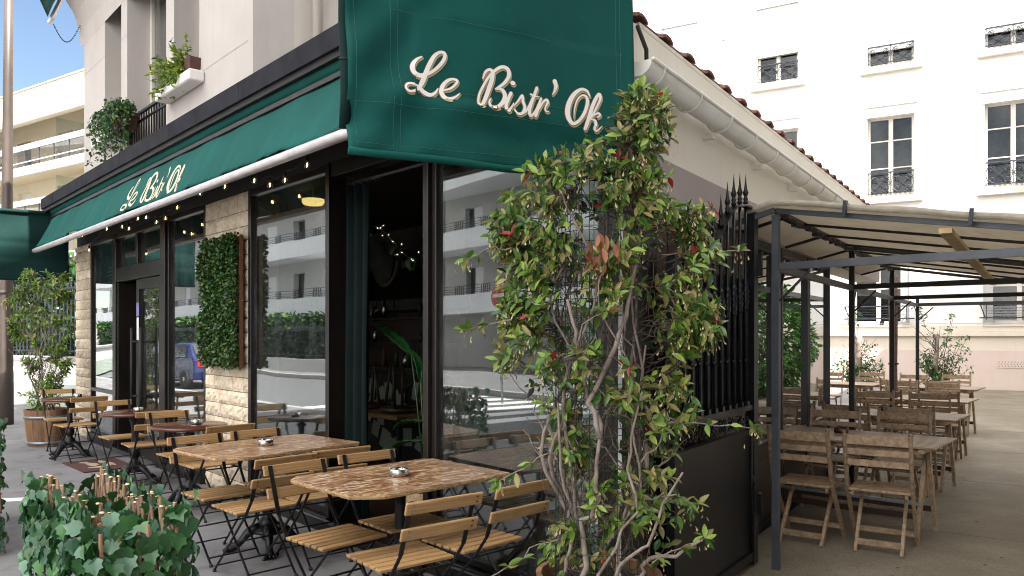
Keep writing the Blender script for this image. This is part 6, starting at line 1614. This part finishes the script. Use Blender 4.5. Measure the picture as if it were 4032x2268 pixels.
# =====================================================================
# FAR LEFT: balconied building, lamp post, garden wall
# =====================================================================
FB_ = frame((-26.9, 40.5), (.843, -.538), (-.538, -.843))   # k to the right, o towards the camera
FBT = thing('apartment_building', 'cream apartment building with long glass balconies far down the street', 'building', W(FB_, 4, 0, 0))
g = MB(FB_); holes = []
for z in (1.4, 4.2, 7.0, 9.75): 
    for k in np.arange(-14, 22, 4.2): holes.append((k, k+1.5, z+.35, z+2.3))
wall_holes(g, -16, 26, 0, 13.0, -1.9, -1.5, holes); g.box(-16, 26, -9, -8.7, 0, 13); g.box(-16, 26, -8.7, .25, 12.95, 13.0); g.build('wall', M_FARW, FBT)
g = MB(FB_); g.box(-16, 26, -2.2, -2.1, 0, 12.9); g.build('window_panes', M_NIGHT, FBT)
g = MB(FB_)
for i, h in enumerate(holes): 
    if i % 2: g.box(h[0]+.03, h[1]-.03, -1.75, -1.7, h[2] + (.9 if i % 4 == 1 else 0), h[3])
each(g, 'roller_shutter', M_SHUT, FBT)
g = MB(FB_); g.box(-16, 26, -.05, .3, 12.2, 13.75); g.box(-16, 26, -.15, .36, 13.751, 13.82); g.build('parapet', M_FARW, FBT)
for z in (9.75, 6.95, 4.15, 1.35):
    g = MB(FB_); g.box(-16, 26, -1.5, .0, z, z+.18); s_ = g.build('balcony_slab', M_FARS, FBT)
    g = MB(FB_); g.box(-16, 26, .001, .10, z-.12, z+.30); g.box(-16, 26, .02, .10, z+1.12, z+1.40); g.box(-16, 26, .03, .07, z+.50, z+.55); g.build('balcony_band', M_FARB, s_)
    g = MB(FB_); g.box(-16, 26, .04, .055, z+.31, z+1.11); g.build('balcony_glass', M_GLASSB, s_)
    g = MB(FB_)
    for k in np.arange(-15.5, 26, 1.4): g.box(k, k+.05, .02, .07, z+.3, z+1.12)
    g.build('balusters', M_PERG, s_)
for k in (5.6, -2.5):
    for z in (9.93, 7.13): g = MB(FB_); g.box(k, k+.03, -1.5, .0, z, z+2.2); g.build('divider', M_PLAST, FBT)
g = MB(FB_); g.box(-2.3, -.9, -3.2, -2.2, 13.0, 14.5); g.box(-2.5, -.7, -3.4, -2.0, 14.78, 14.92)
for k in (-2.25, -1.7, -1.1): g.box(k, k+.18, -3.1, -2.3, 14.5, 14.78)
g.build('chimney', M_BACKW, FBT)
g = MB(FB_)
for k in np.arange(-1, 9, .55): g.box(k, k+.45, -.14, -.06, 4.45, 4.45 + .45 + .2*math.sin(k*3))
g.build('balcony_boxes', M_TERRA, FBT)
LPT = thing('lamp_post', 'tall tapering brown lamp post at the left edge of the pavement', 'lamp post', (-8.93, 13.6, 0))
g = MB(); g.tube([(-8.93, 13.6, .0), (-8.93, 13.6, .9), (-8.92, 13.6, 1.0), (-8.89, 13.6, 6), (-8.86, 13.6, 9.5)], [.125, .122, .108, .075, .055], 20); g.build('shaft', M_LAMP, LPT)
g = MB(); g.tube([(-8.93, 13.6, 2.3), (-8.93, 13.6, 2.36)], [.112, .112], 20); g.build('collar', M_LAMP, LPT)
g = MB(); g.tube([(-8.86, 13.6, 9.5), (-8.8, 13.4, 10.1), (-8.3, 12.6, 10.4)], .035, 8); g.build('arm', M_LAMP, LPT); g = MB(); g.box(-8.4, -8.1, 12.1, 12.7, 10.32, 10.44); g.build('lamp_head', M_PERG, LPT)
# garden wall with fence beyond the restaurant
GW = frame((-6.2, 15.2), (-.90, .436), (-.436, -.90))
GWT = thing('garden_wall', 'low pale rendered wall with green-tinged base beyond the lamp post', 'wall', W(GW, 3, 0, 0))
g = MB(GW); g.box(-2.5, 30, -.25, 0, -.1, 1.0); g.build('wall_body', M_BACKW, GWT)
g = MB(GW); g.box(-2.5, 30, -.29, .05, 1.001, 1.10); g.build('coping', M_KERB, GWT, .01)
g = MB(GW); g.box(-2.5, 30, .002, .012, -.1, .48); g.build('base_band', noisy('moss_render', (.42, .50, .43), (.52, .58, .5), 2, .9, bstr=.1), GWT)
GFN = thing('garden_fence', 'dark iron fence bars on the low wall at the far left', 'fence', W(GW, 5, -.1, 1.1))
g = MB(GW); k = 1.0
while k < 16: g.box(k, k+.022, -.13, -.108, 1.101, 2.75); k += .13
g.box(1, 16, -.14, -.10, 1.2, 1.24); g.box(1, 16, -.14, -.10, 2.6, 2.64); g.build('fence_bars', M_RAIL, GFN)
WP = thing('white_gatehouse', 'bright white wall panel behind the left climber', 'wall', W(GW, -1, -1.2, 0))
g = MB(GW); g.box(-4.5, 1.9, -1.6, -1.3, 0, 3.3); g.build('wall_face', M_BACKW, WP); g = MB(GW); g.box(-4.6, 2.0, -1.7, -1.2, 3.301, 3.4); g.build('coping', M_KERB, WP)
HD2 = thing('garden_hedge', 'dark leafy hedge behind the fence at the far left', 'hedge', W(GW, 8, -1, 1))
N = 3500; P = [W(GW, rng.uniform(1.9, 16), -.5 - rng.uniform(0, .6), rng.uniform(1.0, 3.4)) for i in range(N)]
leaves('foliage', P, rng.normal(size=(N, 3)), rng.uniform(.12, .22, N), 'round', pick(N, (.4, .6)), [L_MID, L_DRK], HD2)
g = MB(GW); g.box(2, 16, -1.6, -.9, .01, 3.2); g.build('hedge_core', M_WIRE, HD2)
# fallen leaves and litter near the gate
FL = MB()
P, D, S = [], [], []
for i in range(46):
    x, y = (rng.uniform(1.7, 5.5), rng.uniform(4.9, 9)) if i < 30 else (rng.uniform(-6, -.5), rng.uniform(4, 10)); P.append((x, y, .018)); D.append((rng.normal(), rng.normal(), .05)); S.append(rng.uniform(.02, .045))
o = leaves('fallen_leaves', P, D, S, 'lance', np.zeros(46), [L_DRY], None, normal=np.tile([0, 0, 1.], (46, 1)))
setp(o, kind='stuff')
